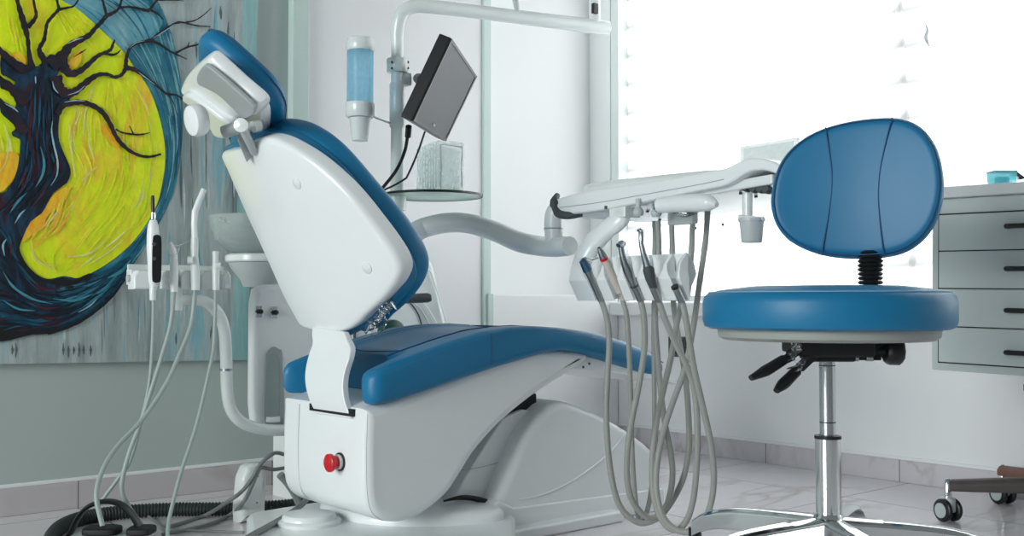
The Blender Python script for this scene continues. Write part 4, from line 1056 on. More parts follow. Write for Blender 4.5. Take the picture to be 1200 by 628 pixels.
# tray body: side outline on the plane facing the room
tout = [(652, 233), (668, 228), (700, 222), (780, 210), (835, 200), (850, 197), (862, 191), (872, 186), (882, 184.5), (895, 185.5), (907, 189.5), (918, 197), (917, 209), (905, 202), (893, 199), (882, 200), (872, 204), (860, 212), (848, 218), (800, 227.5), (735, 241), (700, 247), (662, 252), (655, 248)]
to = [(hx(a, b, TX).y, hx(a, b, TX).z) for a, b in tout]
tb = M(); tb.pad(to, (0, 0, 0), Y, Z, -X, -(TX + .30), -TX, .006, .0055, cap='ngon', smooth=False, n=170)
tray = tb.build('tray_body', WHITE, deliv)
M().tube([hx(a, b, TX - .0008) for a, b in ((656, 243), (700, 237.5), (760, 227), (820, 216), (848, 210))], .0008, n=6).build('tray_seam', GREYM, tray)
M().tube([hx(653, 229, TX + .02), hx(649.5, 236, TX + .0), hx(650, 244, TX - .002), hx(655, 250.5, TX - .002), hx(666, 252.5, TX + .0), hx(680, 251, TX + .02), hx(692, 249, TX + .04)], [.007, .010, .010, .010, .009, .007, .003], n=12).build('rubber_boot', DARKG, deliv)
# underside panel
up_ = M(); ug = [(TX + .02, .06), (TX + .02, -.50), (TX + .28, -.50), (TX + .31, -.35), (TX + .31, .0), (TX + .26, .06)]
R = []
for dz in (0, .02):
    R.append([V((a, b, .703 + (-b) * .055 + dz)) for a, b in ug])
up_.rings(R, True, 'ngon', 'ngon'); und = up_.build('underside_panel', WPAINT, deliv, bevel=.004)
for a, b in ((710, 246), (759, 250), (772, 253), (773, 257), (815, 265), (847, 263), (868, 238), (886, 241)):
    qq = hz(a, b, .703); M().lathe([(0, -.004), (.0035, -.004), (.0035, .003), (0, .003)], V((qq.x, qq.y, .703 - qq.y * .055)), Z, 10).build('panel_screw', DARKG, und)
# dished mat and glass edge on top
mt = M(); mt.pad([(.04, TX + .03), (-.30, TX + .03), (-.36, TX + .10), (-.36, TX + .24), (-.28, TX + .29), (.0, TX + .29), (.05, TX + .2)], (0, 0, 0), Y, X, Z, .745, .778, .004, .02)
mt.build('tray_mat', WPAINT, tray)
M().box((TX + .31, -.42, .77), (TX + .316, .06, .832)).build('glass_guard', GLASS, deliv)
# handle
hq = [hx(a, b, TX - .02) for a, b in ((773, 240.5), (800, 238.5), (820, 237.5), (832, 238), (840, 240))]
hd = M().tube(hq, [.0165, .0185, .0185, .016, .006], n=20).build('tray_handle', WHITE, deliv)
ax = (hq[0] - hq[1]).normalized()
M().lathe([(0, -.002), (.015, -.002), (.0165, .002), (.015, .007), (.010, .008), (.009, .003), (.005, .003), (.004, .009), (0, .009)], hq[0], ax, 24).build('handle_ring', CHROME, hd)
gr = M().tube([hx(790, 249, TX - .01), hx(802, 251, TX - .01), hx(815, 249, TX - .01)], [.004, .012, .005], n=10, flat=(.6, 1)).build('grip_pad', WRAP, hd)
# sockets and hose guides below the tray
for a, b in ((748, 244), (769, 245)):
    qq = hx(a, b + 5, TX - .004)
    so_ = M().lathe([(0, -.008), (.008, -.0075), (.0115, -.003), (.012, .002), (.009, .008), (.006, .011), (.006, .03), (0, .03)], qq, Z, 20).build('hose_socket', GREYP, deliv)
M().obox(hx(800, 255, TX + .06), (X, Y, Z), (.02, .07, .03)).build('guide_plate', GREYP, deliv, bevel=.003)
M().obox(hx(732, 248, TX + .03), (X, Y, Z), (.05, .05, .03)).build('arm_plate', WPAINT, deliv, bevel=.003)
M().tube([hx(730, 247, TX + .03), hx(727, 257, TX + .02), hx(710, 270, TX + .01), hx(694, 287, TX), hx(684, 306, TX - .01), hx(681, 324, TX - .012), hx(685, 338, TX - .012)], [.018, .022, .024, .025, .026, .026, .02], n=18, flat=(.75, 1)).build('holder_arm', WHITE, deliv)
# row of knobs, cup holder, film viewer
for k, (a, b) in enumerate(((864, 217), (871, 219), (878, 221), (887, 222), (895, 222.5), (902, 223))):
    M().lathe([(0, 0), (.008, 0), (.009, .006), (.008, .016), (0, .017)], hx(a, b, TX + .04), -X + Z * .15, 14).build('control_knob', DARKG, deliv)
qq = hx(877, 247, TX + .06)
M().tube([hx(876, 226, TX + .06), hx(876, 254, TX + .06)], .0105, n=14, smooth=0).build('cup_post', WPAINT, deliv)
qc = hx(881, 284, TX + .04); zc = hx(881, 256, TX + .04).z - qc.z
M().lathe([(0, 0), (.019, 0), (.0205, .002), (.0245, zc - .006), (.027, zc - .006), (.027, zc), (.0235, zc), (.0185, .004), (0, .004)], qc, Z, 28).build('instrument_cup', GREYP, deliv)
M().tube([hx(866, 254, TX + .04), hx(895, 256, TX + .04)], .004, n=8, smooth=0).build('cup_bracket', WPAINT, deliv)
v4 = [P(867, 172, 2.32), P(935, 161, 2.24), P(935, 214, 2.24), P(867, 214, 2.32)]
vn = (v4[1] - v4[0]).cross(v4[3] - v4[0]).normalized()
if vn.dot(CAM - v4[0]) < 0: vn = -vn
vw = M().rings([[p - vn * .012 for p in v4], v4], True, 'ngon', 'ngon').build('film_viewer', VIEWF, deliv, bevel=.003)
vc = sum(v4, V()) / 4; vi = [vc + (p - vc) * .86 for p in v4]
M().rings([[p - vn * .001 for p in vi], [p + vn * .0012 for p in vi]], True, 'ngon', 'ngon').build('viewer_screen', VIEWER, vw)

# instrument block: toothed bar
XB = .165
e = [hy(a, b, -.36) for a, b in ((810.5, 296), (819, 308), (821.6, 321), (809.7, 352), (799.3, 325.7), (801.7, 308))]
sec = [(p.x, p.z) for p in e]           # top, back top, back, bottom, front ridge, front upper
yA, yB = -.345, -.035
bl = M()
bl.prism([sec[0], sec[1], sec[2], (sec[3][0] + .022, sec[3][1] + .003), (sec[3][0] + .02, sec[3][1] + .012), ((sec[4][0] + sec[2][0]) / 2 + .008, sec[4][1]), ((sec[5][0] + sec[1][0]) / 2 + .006, sec[5][1] + .004)], (0, 0, 0), X, Z, Y, yA + .004, yB - .002)
blk = bl.build('instrument_block', WHITE, deliv, bevel=.002)
N_T = 6
edges_px = [(673, 696), (703, 720), (727, 743), (750, 766), (773, 789), (796, 800)]
XI = sec[4][0] + .003
slot_y = [hx(a, b, XI).y for a, b in ((694, 328), (716, 323), (739, 326), (765, 331), (792, 337))]
bound = [yB] + slot_y + [yA]
for k in range(6):
    y0t = bound[k] - (.0 if k == 0 else .0125); y1t = bound[k + 1] + (.0 if k == 5 else .0125)
    ym = (y0t + y1t) / 2 if 0 < k < 5 else (y0t if k == 0 else y1t)
    def nar(f): return (ym + (y0t - ym) * f, ym + (y1t - ym) * f)
    t = M(); ringsY = []
    levels = [(sec[3][0], sec[3][1], sec[3][0] + .004, 1.0), (sec[4][0], sec[4][1], sec[4][0] + .03, 1.0), (sec[4][0] * .75 + sec[5][0] * .25, sec[4][1] * .75 + sec[5][1] * .25, sec[4][0] + .03, .62), (sec[4][0] * .4 + sec[5][0] * .6, sec[4][1] * .4 + sec[5][1] * .6, sec[4][0] + .03, .34), (sec[5][0], sec[5][1], sec[5][0] + .025, .24), (sec[0][0] - .004, sec[0][1] - .001, sec[0][0] + .004, .2)]
    for xf, zf, xb, f in levels:
        f = f if 0 < k < 5 else f * .5 + .5
        a, b = nar(f)
        ringsY.append([V((xf, a, zf)), V((xf, b, zf)), V((xb, b, zf)), V((xb, a, zf))])
    t.rings(ringsY, True, 'ngon', 'ngon'); t.build('block_tooth', WHITE, blk, bevel=.0025)
ec = M(); ec.pad([(x_, z_2) for x_, z_2 in sec], (0, yA, 0), X, Z, -Y, -.003, .004, .001, .002, cap='ngon', smooth=False, n=66); ec.build('end_cap', GREYP, blk)

# five handpieces with looping hoses
HPG = 'handpieces in the toothed block'


def loop(p, ds):
    n = len(p) - 1
    return [P(a, b, ds[0] + (ds[1] - ds[0]) * i / n + (ds[2] if len(ds) > 2 else 0) * math.sin(math.pi * i / n)) for i, (a, b) in enumerate(p)]


YI = [0]
def xq(px, py, dx=0): return hy(px, py, YI[0])
def lathe_x(m, pts, n=16, dx=0):
    R = []
    for a, b, hwd in pts:
        q = xq(a, b, dx); R.append((q, hwd * (q - CAM).dot(FW) / FPX))
    rg = []
    for i, (q, r) in enumerate(R):
        t = (R[min(i + 1, len(R) - 1)][0] - R[max(i - 1, 0)][0]).normalized()
        u = (X - t * X.dot(t)).normalized(); w2 = t.cross(u)
        rg.append([q + (u * math.cos(k * 2 * math.pi / n) + w2 * math.sin(k * 2 * math.pi / n)) * r for k in range(n)])
    m.rings(rg, True, 'fan', 'fan'); return m


def dpt(px, py, dx=0): return (xq(px, py, dx) - CAM).dot(FW)
YI[0] = slot_y[0] - .008
d0 = dpt(703, 350)
h1 = instrument('contra_angle_handpiece', 'dark steel contra-angle handpiece with blue head at the block far end', 'handpiece', xq(703, 350), [xq(700, 342), xq(705, 353)] + loop([(711, 372), (714, 400), (712, 440), (710.5, 486), (714.5, 545), (725, 590), (745, 611), (763, 611), (780, 598), (799, 565), (807, 529), (807, 490), (803, 440), (795, 395), (789, 350), (788, 300), (787, 257)], (d0 + .0, 2.40, -.06)), .0066, HPG, HOSE)
lathe_x(M(), [(704, 352, 3.6), (698, 338, 3.6), (692, 324, 4), (688, 315, 5)]).build('handpiece_body', HPST, h1)
lathe_x(M(), [(688.5, 317, 5.6), (686, 311, 5.4), (683, 306, 4.4), (684, 303, 2)]).build('blue_neck', BLUESTEEL, h1)['label'] = 'blue tinted neck'
lathe_x(M(), [(685, 304, 3.5), (689, 306, 4.2), (692, 306.5, 3.2)]).build('head', CHROME, h1)
M().tube([xq(691, 306), xq(701, 302)], .0016, n=6, smooth=0).build('bur', HPST, h1)
YI[0] = slot_y[1] - .013
d0 = dpt(729, 352)
h2 = instrument('scaler_handpiece', 'beige scaler handpiece with red ring and grey cone tip', 'handpiece', xq(729, 352), [xq(725, 343), xq(730, 353)] + loop([(735, 375), (737.5, 420), (739, 460), (740, 503), (742, 552), (746, 596), (752, 613), (758, 600), (763, 575), (766, 540), (767, 500), (766.5, 440), (766, 380), (767, 320), (767, 259)], (d0, 2.42, .0)), .0055, HPG, HOSE)
lathe_x(M(), [(730, 352, 3), (724, 338, 4), (716, 320, 5), (711, 308, 5), (708, 303, 4.6)]).build('handpiece_body', BEIGE, h2)
lathe_x(M(), [(708.4, 304.5, 5), (707, 301.5, 5)]).build('red_ring', RED, h2)['label'] = 'red ring'
lathe_x(M(), [(707, 301.5, 4.8), (704, 295, 3.6), (702, 290.5, 1.8)]).build('cone_tip', HPST, h2)
lathe_x(M(), [(702.2, 291.5, 1.7), (701.6, 289.5, 1.6)]).build('tip_end', BLACK, h2)
YI[0] = slot_y[2] - .012
d0 = dpt(752, 352)
h3 = instrument('turbine_handpiece', 'satin steel turbine handpiece with round head, middle of the block', 'handpiece', xq(750, 350), [xq(747, 344), xq(751, 353)] + loop([(755, 375), (755, 410), (748, 455), (739, 500), (734.5, 545), (739, 582), (755, 604), (769, 605), (782, 590), (788, 560), (786, 530), (779, 495), (774, 455), (771, 420), (768, 370), (772, 300), (771, 259)], (d0, 2.38, -.03)), .0066, HPG, HOSE)
lathe_x(M(), [(751, 352, 4.6), (746, 340, 4.6), (741, 330, 4.8), (736, 317, 6), (732, 307, 4.8), (729, 297, 3.6), (728, 290, 3.6)]).build('handpiece_body', HPST, h3)
lathe_x(M(), [(724.6, 288, 3.2), (726, 286.5, 4.3), (729, 285.5, 4.3), (731, 286, 3)]).build('head', CHROME, h3)
lathe_x(M(), [(743.6, 336, 4.9), (742.8, 334, 4.9)]).build('grip_ring', DARKG, h3)
YI[0] = slot_y[3] - .008
d0 = dpt(772, 352)
h4 = instrument('slow_speed_handpiece', 'chrome straight handpiece with dark grey sleeve standing tallest in the block', 'handpiece', xq(770, 350), [xq(768, 344), xq(772, 353)] + loop([(780, 375), (793, 405), (806, 432), (815, 465), (817.5, 520), (814, 575), (806, 607), (793, 621), (779, 614), (768, 590), (764, 555), (767, 509), (776, 463), (786, 420), (795, 370), (808, 320), (812, 257)], (d0, 2.36, -.05)), .0066, HPG, HOSE)
lathe_x(M(), [(772, 353, 4), (768, 344, 4.2), (765, 336, 4.4)]).build('connector', HPST, h4)
lathe_x(M(), [(766, 338, 4.4), (762, 326, 6), (760, 316, 6.8), (758.5, 311, 5)]).build('grey_sleeve', DARKG, h4)['label'] = 'dark grey sleeve'
lathe_x(M(), [(759.6, 313, 5.4), (757, 305, 4.6), (754, 296, 3.6), (751.5, 285, 3.3), (751.5, 272, 3.6), (751, 270, 2)], dx=-.008).build('handpiece_body', STEEL, h4)
lathe_x(M(), [(747.5, 270, 2), (750, 270, 2.8), (753, 270.5, 2.2)], dx=-.008).build('head', CHROME, h4)
YI[0] = slot_y[4] - .008
d0 = dpt(798, 352)
h5 = instrument('bare_hose_coupling', 'empty grey hose coupling resting in the last slot of the block', 'handpiece hose', xq(798, 350), [xq(791, 337), xq(799, 353)] + loop([(804, 375), (808, 400), (813, 430), (822, 470), (833, 520), (836.5, 565), (829, 602), (812, 621), (794, 621), (777, 605), (769, 572), (771, 536), (779, 500), (789, 470), (803, 430), (813, 380), (820, 330), (827, 280), (829.5, 243)], (d0, 2.34, -.04)), .0066, HPG, HOSE)
lathe_x(M(), [(799, 353, 4.6), (794, 342, 4.4), (791, 335, 4)]).build('coupling', HPST, h5)
lathe_x(M(), [(791.6, 337.5, 4.8), (790.4, 335, 4.6)]).build('coupling_ring', BLACK, h5)

# ================================================================== dentist's stool
SD = 1.745
cq = P(968.5, 355, SD); SX, SY = cq.x, cq.y
stool = thing('dentist_stool', 'blue round dentist stool with oval backrest and chrome star base', 'stool', (SX, SY, 0))
sz = lambda py: P(968.5, py, SD).z
rs = 143 * SD / FPX
zt, zb = sz(343), sz(385)
zfr = lambda py: P(968.5, py, SD - rs).z
M().lathe([(0, zb), (rs - .012, zb), (rs - .003, zb + .004), (rs, zb + .014), (rs, zt - .016), (rs - .003, zt - .006), (rs - .010, zt), (rs - .03, zt + .005), (rs * .6, zt + .011), (0, zt + .013)], (SX, SY, 0), Z, 72).build('seat', BLUE, stool)
seatob = [o for o in stool.children if o.name.startswith('seat')][0]
M().tube([V((SX + (rs - .0105) * math.cos(a), SY + (rs - .0105) * math.sin(a), zt + .0004)) for a in [k * 2 * math.pi / 72 for k in range(73)]], .0013, n=6, smooth=0).build('seat_stitch', STITCH, seatob)
M().lathe([(0, zb - .018), (rs - .034, zb - .018), (rs - .026, zb - .013), (rs - .024, zb), (0, zb)], (SX, SY, 0), Z, 64).build('seat_plate', STOOLP, stool)
z0 = zb - .018
mk = M().obox((SX + .0, SY, z0 - .012), (RT, FW, Z), (.12, .12, .024)).obox(V((SX, SY, z0 - .026)) , (RT, FW, Z), (.075, .07, .016)).build('tilt_mechanism', BLACKM, stool, bevel=.004)
FWh = V((FW.x, FW.y, 0)).normalized()
bkc = P(1020, 412, SD + .06)
M().obox(V((SX, SY, z0 - .014)) + RT * .075 + FWh * .03, (RT, FWh, Z), (.09, .05, .022)).build('back_bracket', BLACKM, stool, bevel=.003)
bs_ = M().obox(P(1012, 414, SD + .02), (RT, FWh, Z), (.05, .03, .022)); bs_.build('bracket_box', BLACKM, stool, bevel=.002)
for a, b in ((1002, 421), (1019, 421)): M().obox(P(a, b, SD - .002), (RT, FWh, Z), (.012, .006, .007)).build('bracket_clip', CHROME, stool, bevel=.001)
M().lathe([(0, -.016), (.019, -.016), (.024, -.010), (.0245, .006), (.020, .012), (0, .013)], P(1048, 411, SD + .0), RT, 10).build('adjust_knob', BLACK, stool)
M().tube([P(1028, 411, SD + .01), P(1044, 411, SD)], .008, n=10, smooth=0).build('knob_shaft', BLACKM, stool)
for pts in (((942, 405), (926, 416), (908, 429), (880, 443)), ((952, 417), (938, 430), (924, 444), (910, 458))):
    q = [P(a, b, SD - .05 - .02 * k) for k, (a, b) in enumerate(pts)]
    lv = M().tube([q[0] + (V((SX, SY, z0 - .02)) - q[0]) * .5, q[0], q[1], q[2]], .0055, n=10).build('lever', BLACKM, stool)
    m = M()
    for k in range(9):
        c = q[0].lerp(q[1], k / 8); m.lathe([(.0055, -.002), (.0085, 0), (.0055, .002)], c, (q[1] - q[0]), 12, caps=False)
    m.build('bellows', BLACKM, lv)
    M().tube([q[1].lerp(q[2], .4), q[2].lerp(q[3], .4), q[3]], [.0105, .0115, .006], n=12, flat=(.75, 1)).build('lever_grip', BLACK, lv)
m = M()
for k in range(6): m.tube([P(930 + random.uniform(-6, 10), 398 + k * 6, SD - .09), P(936 + random.uniform(-8, 8), 402 + k * 6, SD - .10), P(926 + random.uniform(-6, 6), 408 + k * 6, SD - .09)], [.002, .008, .002], n=6, flat=(1, .3))
m.build('plastic_wrap', WRAP, stool)
# gas column
zc1, zc2, zh = sz(420), sz(511), sz(604)
M().lathe([(0, zc2), (.0128, zc2), (.0128, zc1), (.0, zc1)], (SX, SY, 0), Z, 32).build('gas_piston', STEEL, stool)
for py in (428, 494): M().lathe([(.0126, -.0008), (.0134, -.0008), (.0134, .0008), (.0126, .0008)], (SX, SY, sz(py)), Z, 28, caps=False).build('piston_ring', BLACK, stool)
M().lathe([(0, zh - .05), (.0205, zh - .05), (.0205, zc2 - .002), (0, zc2 - .002)], (SX, SY, 0), Z, 36).build('gas_sleeve', CHROME, stool)
M().lathe([(.012, -.003), (.0215, -.003), (.0215, .002), (.012, .003)], (SX, SY, zc2), Z, 32, caps=False).build('sleeve_cap', BLACKM, stool)
M().lathe([(0, .055), (.032, .055), (.038, .075), (.034, .105), (.026, zh - .002), (.022, zh + .006), (0, zh + .006)], (SX, SY, 0), Z, 36).build('base_hub', CHROME, stool)
# star base
av = RT * math.cos(math.radians(134)) + FWh * math.sin(math.radians(134)); RA = .268; a0 = math.atan2(av.y, av.x)
0 and print('stool arm', RA, SX, SY, rs, zh)
for k in range(5):
    an = a0 + k * 2 * math.pi / 5; d = V((math.cos(an), math.sin(an), 0)); s2 = V((-d.y, d.x, 0))
    m = M(); R = []
    for t in [i / 14 for i in range(15)]:
        r = .012 + (RA - .012) * t
        z = .150 - .012 * t - .030 * t ** 6
        w2 = .021 - .007 * t; th = .046 - .014 * t
        c = V((SX, SY, 0)) + d * r
        R.append([c + s2 * w2 * .55 + Z * z, c + s2 * w2 + Z * (z - .006), c + s2 * w2 + Z * (z - th), c - s2 * w2 + Z * (z - th), c - s2 * w2 + Z * (z - .006), c - s2 * w2 * .55 + Z * z])
    m.rings(R, True, 'ngon', 'ngon'); m.build('base_arm', CHROME, stool, bevel=.003)
    c = V((SX, SY, 0)) + d * RA
    ca = M().lathe([(0, .058), (.008, .058), (.012, .062), (.012, .092), (0, .092)], c, Z, 16).build('caster', BLACK, stool)
    tw = d * .55 + s2 * .83
    hub = c + d * .012 + Z * .028
    for sgn in (-1, 1):
        M().lathe([(0, -.008), (.022, -.008), (.027, -.005), (.028, 0), (.027, .005), (.022, .008), (0, .008)], hub + tw * .013 * sgn, tw, 28).build('caster_wheel', BLACK, ca)
    m = M(); m.lathe([(0, -.004), (.024, -.004), (.024, .004), (0, .004)], hub + Z * .006, tw, 20); m.build('caster_fork', BLACKM, ca)
# oval back rest
BD = 1.90
bkc = P(1008, 221, BD)
toc = (V((CAM.x, CAM.y, 0)) - V((bkc.x, bkc.y, 0))).normalized()
bn = (toc * .985 - RT * .17 + Z * .05).normalized()
bu = (RT - bn * RT.dot(bn)).normalized(); bv = bn.cross(bu)
if bv.z < 0: bv = -bv
sc1 = BD / FPX
oo = [(905.5, 240), (908, 215), (915, 193), (928, 174), (946, 159), (968, 148), (995, 140.5), (1022, 137), (1048, 137), (1068, 142), (1084, 153), (1097, 172), (1104, 195), (1106, 220), (1102, 245), (1092, 268), (1076, 285), (1056, 296), (1030, 301), (995, 302), (965, 299), (940, 291), (922, 279), (910, 262)]
ol = []
for a, b in oo:
    r = ray(a, b); t = (bkc - CAM).dot(bn) / r.dot(bn); q = CAM + r * t - bkc; ol.append((q.dot(bu), q.dot(bv)))
bb = lambda u, v: 1.1 * u * u
m = M(); m.pad(ol, bkc - bn * .0, bu, bv, bn, -.05, .0, .022, .016, dome=.004, n=90, bend=bb)
rest = m.build('backrest', BLUE, stool)
def onrest(px, py, off=.001):
    r = ray(px, py); t = (bkc - CAM).dot(bn) / r.dot(bn); q = CAM + r * t - bkc; u, v = q.dot(bu), q.dot(bv)
    return bkc + bu * u + bv * v + bn * (bb(u, v) + off + .0025)
for pts in (((968, 150), (973, 180), (976, 210), (973, 245), (968, 275), (964, 297)), ((1046, 139), (1038, 170), (1032, 200), (1030, 230), (1032, 262), (1036, 298))):
    M().tube([onrest(a, b) for a, b in pts], .0012, n=6).build('backrest_seam', SEAM, rest)
M().tube([onrest(a * 1.0 + (1006 - a) * .045, b + (221 - b) * .045, -.0015) for a, b in oo + [oo[0]]], .0011, n=6).build('rim_seam', SEAM, rest)
m = M(); q0, q1 = P(1020, 296, BD - .0), P(1020, 336, BD - .01)
for k in range(9):
    c = q0.lerp(q1, k / 8); m.lathe([(.019, -.0035), (.0225, 0), (.019, .0035)], c, Z, 24, caps=True)
m.build('post_bellows', BLACKM, stool)
M().tube([q0 + Z * .03, q1 - Z * .03, P(1019, 385, BD - .05), P(1016, 404, SD + .06), V((SX, SY, z0 - .014)) + RT * .07 + FWh * .04], .011, n=10, flat=(1, 1.2)).build('back_post', BLACKM, stool)

# ================================================================== drawer cabinet on the window wall
CX = .85
cyl, cyr = -.497, -.94
cab = thing('drawer_cabinet', 'pale grey wall hung cabinet of four drawers under the window', 'cabinet', V((CX + .2, (cyl + cyr) / 2, .347)))
cz = lambda py: hx(1101, py, CX).z
ROLL = .018
def cbx(y0, y1, z0, z1, x0, x1):
    return Matrix.Translation(V((0, cyl, .55))) @ Matrix.Rotation(ROLL, 4, 'X') @ Matrix.Translation(V((0, -cyl, -.55)))
RM = cbx(0, 0, 0, 0, 0, 0)
zt_, zf_, zbm = cz(220), cz(233), cz(433.5)
M().box((CX, cyr, zbm), (WX - .001, cyl, zf_), RM).build('cabinet_body', LAMI, cab, bevel=.002)
M().box((CX - .018, cyr - .02, zf_), (WX - .001, cyl + .004, zt_), RM).build('countertop', TOPM, cab, bevel=.004)
dz = [251.6, 294.3, 337.8, 382, 424]
yl_ = hx(1101.5, 330, CX).y
for k in range(4):
    a, b = cz(dz[k]) - .0012, cz(dz[k + 1]) + .0012
    d = M().box((CX - .006, cyr + .02, b), (CX + .004, yl_, a), RM).build('drawer', LAMI, cab, bevel=.0015)
    zc = a + (b - a) * (.36 + .06 * k / 3) if k < 3 else a + (b - a) * .58
    zc = cz((268.5, 315.5, 361.5, 408)[k])
    h0 = -.677; h1 = -.677 - .11
    q = [RM @ V((CX - .006, h0, zc)), RM @ V((CX - .022, h0 - .002, zc)), RM @ V((CX - .026, h0 - .012, zc)), RM @ V((CX - .026, h1 + .012, zc)), RM @ V((CX - .022, h1 + .002, zc)), RM @ V((CX - .006, h1, zc))]
    M().tube(q, .0055, n=12, smooth=4).build('handle', BLACK, d)
M().lathe([(.0222, -.0015), (.0232, 0), (.0222, .0015)], P(648.4, 268, 2.50), Z, 24, caps=False).build('elbow_ring', GREYM, deliv)
M().box((CX - .001, cyr + .02, cz(425)), (CX + .003, yl_ + .004, cz(250.5)), RM).build('drawer_gap', BLACKM, cab)
bp_ = hx(1174, 211, CX + .028)
tz = (RM @ V((bp_.x, bp_.y, zt_))).z
BXD = (bp_ - CAM).dot(FW)
bxo = thing('cyan_container', 'small clear cyan container with open lid on the cabinet top', 'container', V((bp_.x, bp_.y, tz)))
w_ = (P(1187, 200, BXD) - P(1160, 200, BXD)); wx = w_.length; wd = w_.normalized(); wd = V((wd.x, wd.y, 0)).normalized(); dd = V((-wd.y, wd.x, 0))
hz_ = (P(1174, 197, BXD) - P(1174, 212, BXD)).z
c0_ = V((bp_.x, bp_.y, tz))
m = M(); R = []
for f, z in ((.86, 0), (.92, .004), (1.0, hz_)): R.append([c0_ + wd * wx * .5 * f * i + dd * wx * .4 * f * j + Z * z for i, j in ((-1, -1), (1, -1), (1, 1), (-1, 1))])
m.rings(R, True, 'ngon', None); m.build('box_body', CYANBOX, bxo, bevel=.002)
m = M().obox(c0_ + wd * wx * .62 + Z * (hz_ - .008), (wd - Z * .75, dd, Z + wd * .75), (.026, wx * .8, .002)); m.build('box_lid', GLASS, bxo)
M().obox(c0_ + Z * (hz_ + .001), (wd, dd, Z), (wx * 1.04, wx * .84, .0022)).build('box_rim', GREYP, bxo, bevel=.0008)
M().obox(c0_ + Z * hz_ * .35, (wd, dd, Z), (wx * .5, wx * .4, hz_ * .5)).build('blue_insert', CYANBOX, bxo, bevel=.002)

# wall socket below the sill
q0, q1 = hx(785, 394, WX), hx(805, 418.5, WX)
sk2 = M().box((WX - .010, q1.y, q1.z), (WX, q0.y, q0.z)).build('wall_socket', DARKG, None, bevel=.003)
tag(sk2, 'dark grey wall socket below the window sill behind the hoses', 'wall socket')
m = M(); m.box((WX - .0115, q1.y + .01, q1.z + .01), (WX - .009, q0.y - .01, q0.z - .01)); m.build('socket_insert', BLACKM, sk2, bevel=.002)

# ================================================================== low brown rolling stool under the cabinet
c1 = V((.871, -.517, 0)); c2 = V((1.18, -.50, 0))
hubc = V((1.03, -.75, 0)); r1 = (c1 - hubc).length
st2 = thing('rolling_stool', 'low brown rolling stool with star base tucked under the cabinet', 'stool', hubc)
a1 = math.atan2((c1 - hubc).y, (c1 - hubc).x); a2 = math.atan2((c2 - hubc).y, (c2 - hubc).x)
angs = [a1, a2] + [a1 + (2 * math.pi - (a1 - a2)) * k / 4 for k in (1, 2, 3)]
for k, an in enumerate(angs):
    d = V((math.cos(an), math.sin(an), 0)); s2 = V((-d.y, d.x, 0)); rr = (c1 - hubc).length if k != 1 else (c2 - hubc).length
    m = M(); R = []
    for t in [i / 10 for i in range(11)]:
        c = hubc + d * (.02 + (rr - .02) * t); z = .115 - .020 * t; w2 = .026 - .009 * t; th = .04 - .016 * t
        R.append([c + s2 * w2 * .6 + Z * z, c + s2 * w2 + Z * (z - .01), c + s2 * w2 + Z * (z - th), c - s2 * w2 + Z * (z - th), c - s2 * w2 + Z * (z - .01), c - s2 * w2 * .6 + Z * z])
    m.rings(R, True, 'ngon', 'ngon'); ao = m.build('base_arm', RUST if k == 1 else BROWN, st2, bevel=.004)
    c = hubc + d * rr
    M().lathe([(0, .052), (.009, .052), (.009, .094), (.006, .098), (0, .098)], c, Z, 14).build('caster_stem', CHROME, ao)
    tw = (RT * .9 + FWh * .35).normalized() if k < 2 else s2
    hb_ = c + Z * .0265
    ca = M().obox(hb_ + Z * .012, (tw, tw.cross(Z), Z), (.02, .036, .034)).build('caster', GREYP, st2, bevel=.006)
    for sgn in (-1, 1):
        m = M(); m.lathe([(0, -.007), (.022, -.007), (.026, -.004), (.0265, 0), (.026, .004), (.022, .007), (0, .007)], hb_ + tw * .0145 * sgn, tw, 24); wo = m.build('caster_wheel', BLACK, ca)
        M().lathe([(0, 0), (.017, 0), (.017, .0015), (0, .0018)], hb_ + tw * (.0145 + .007) * sgn, tw * sgn, 24).build('wheel_disc', GREYP, ca)
M().lathe([(0, .07), (.04, .07), (.045, .09), (.04, .118), (.02, .13), (.018, .30), (0, .30)], hubc, Z, 28).build('column', BROWN, st2)
M().lathe([(0, .296), (.11, .296), (.118, .302), (.118, .314), (.11, .322), (0, .325)], hubc, Z, 48).build('seat', SEATR, st2)

# ================================================================== things on the floor
# foot control with arched carrying handle
fc = hz(126, 637, 0)
fct = thing('foot_control', 'black foot pedal with arched carrying handle at the floor front', 'foot pedal', V((fc.x, fc.y, 0)))
fd = (fc - CAM).dot(FW)
M().lathe([(0, 0), (.082, 0), (.086, .006), (.083, .016), (.06, .022), (0, .024)], V((fc.x, fc.y, 0)), Z, 40).build('pedal_base', GREYP, fct)
for a, b, w2 in ((120, 630, .07), (166, 632, .05)):
    q = P(a, b, fd - .01); q.z = .024
    m = M(); m.pad([(-w2 * .5, -.02), (-w2 * .3, -.03), (w2 * .3, -.03), (w2 * .5, -.02), (w2 * .52, .015), (w2 * .2, .028), (-w2 * .2, .024), (-w2 * .5, .018)], q, RT, FWh, Z, 0, .014, .003, .005); m.build('pedal_pad', BLACKM, fct)
hpts = [P(a, b, fd) for a, b in ((80, 636), (84, 622), (92, 606), (103, 594), (118, 588), (133, 588), (146, 594), (157, 606), (165, 621), (169, 636))]
for p in (hpts[0], hpts[-1]): p.z = max(p.z, .015)
M().tube(hpts, .011, n=12, flat=(1.4, .45), up=FW).build('carry_handle', BLACK, fct)

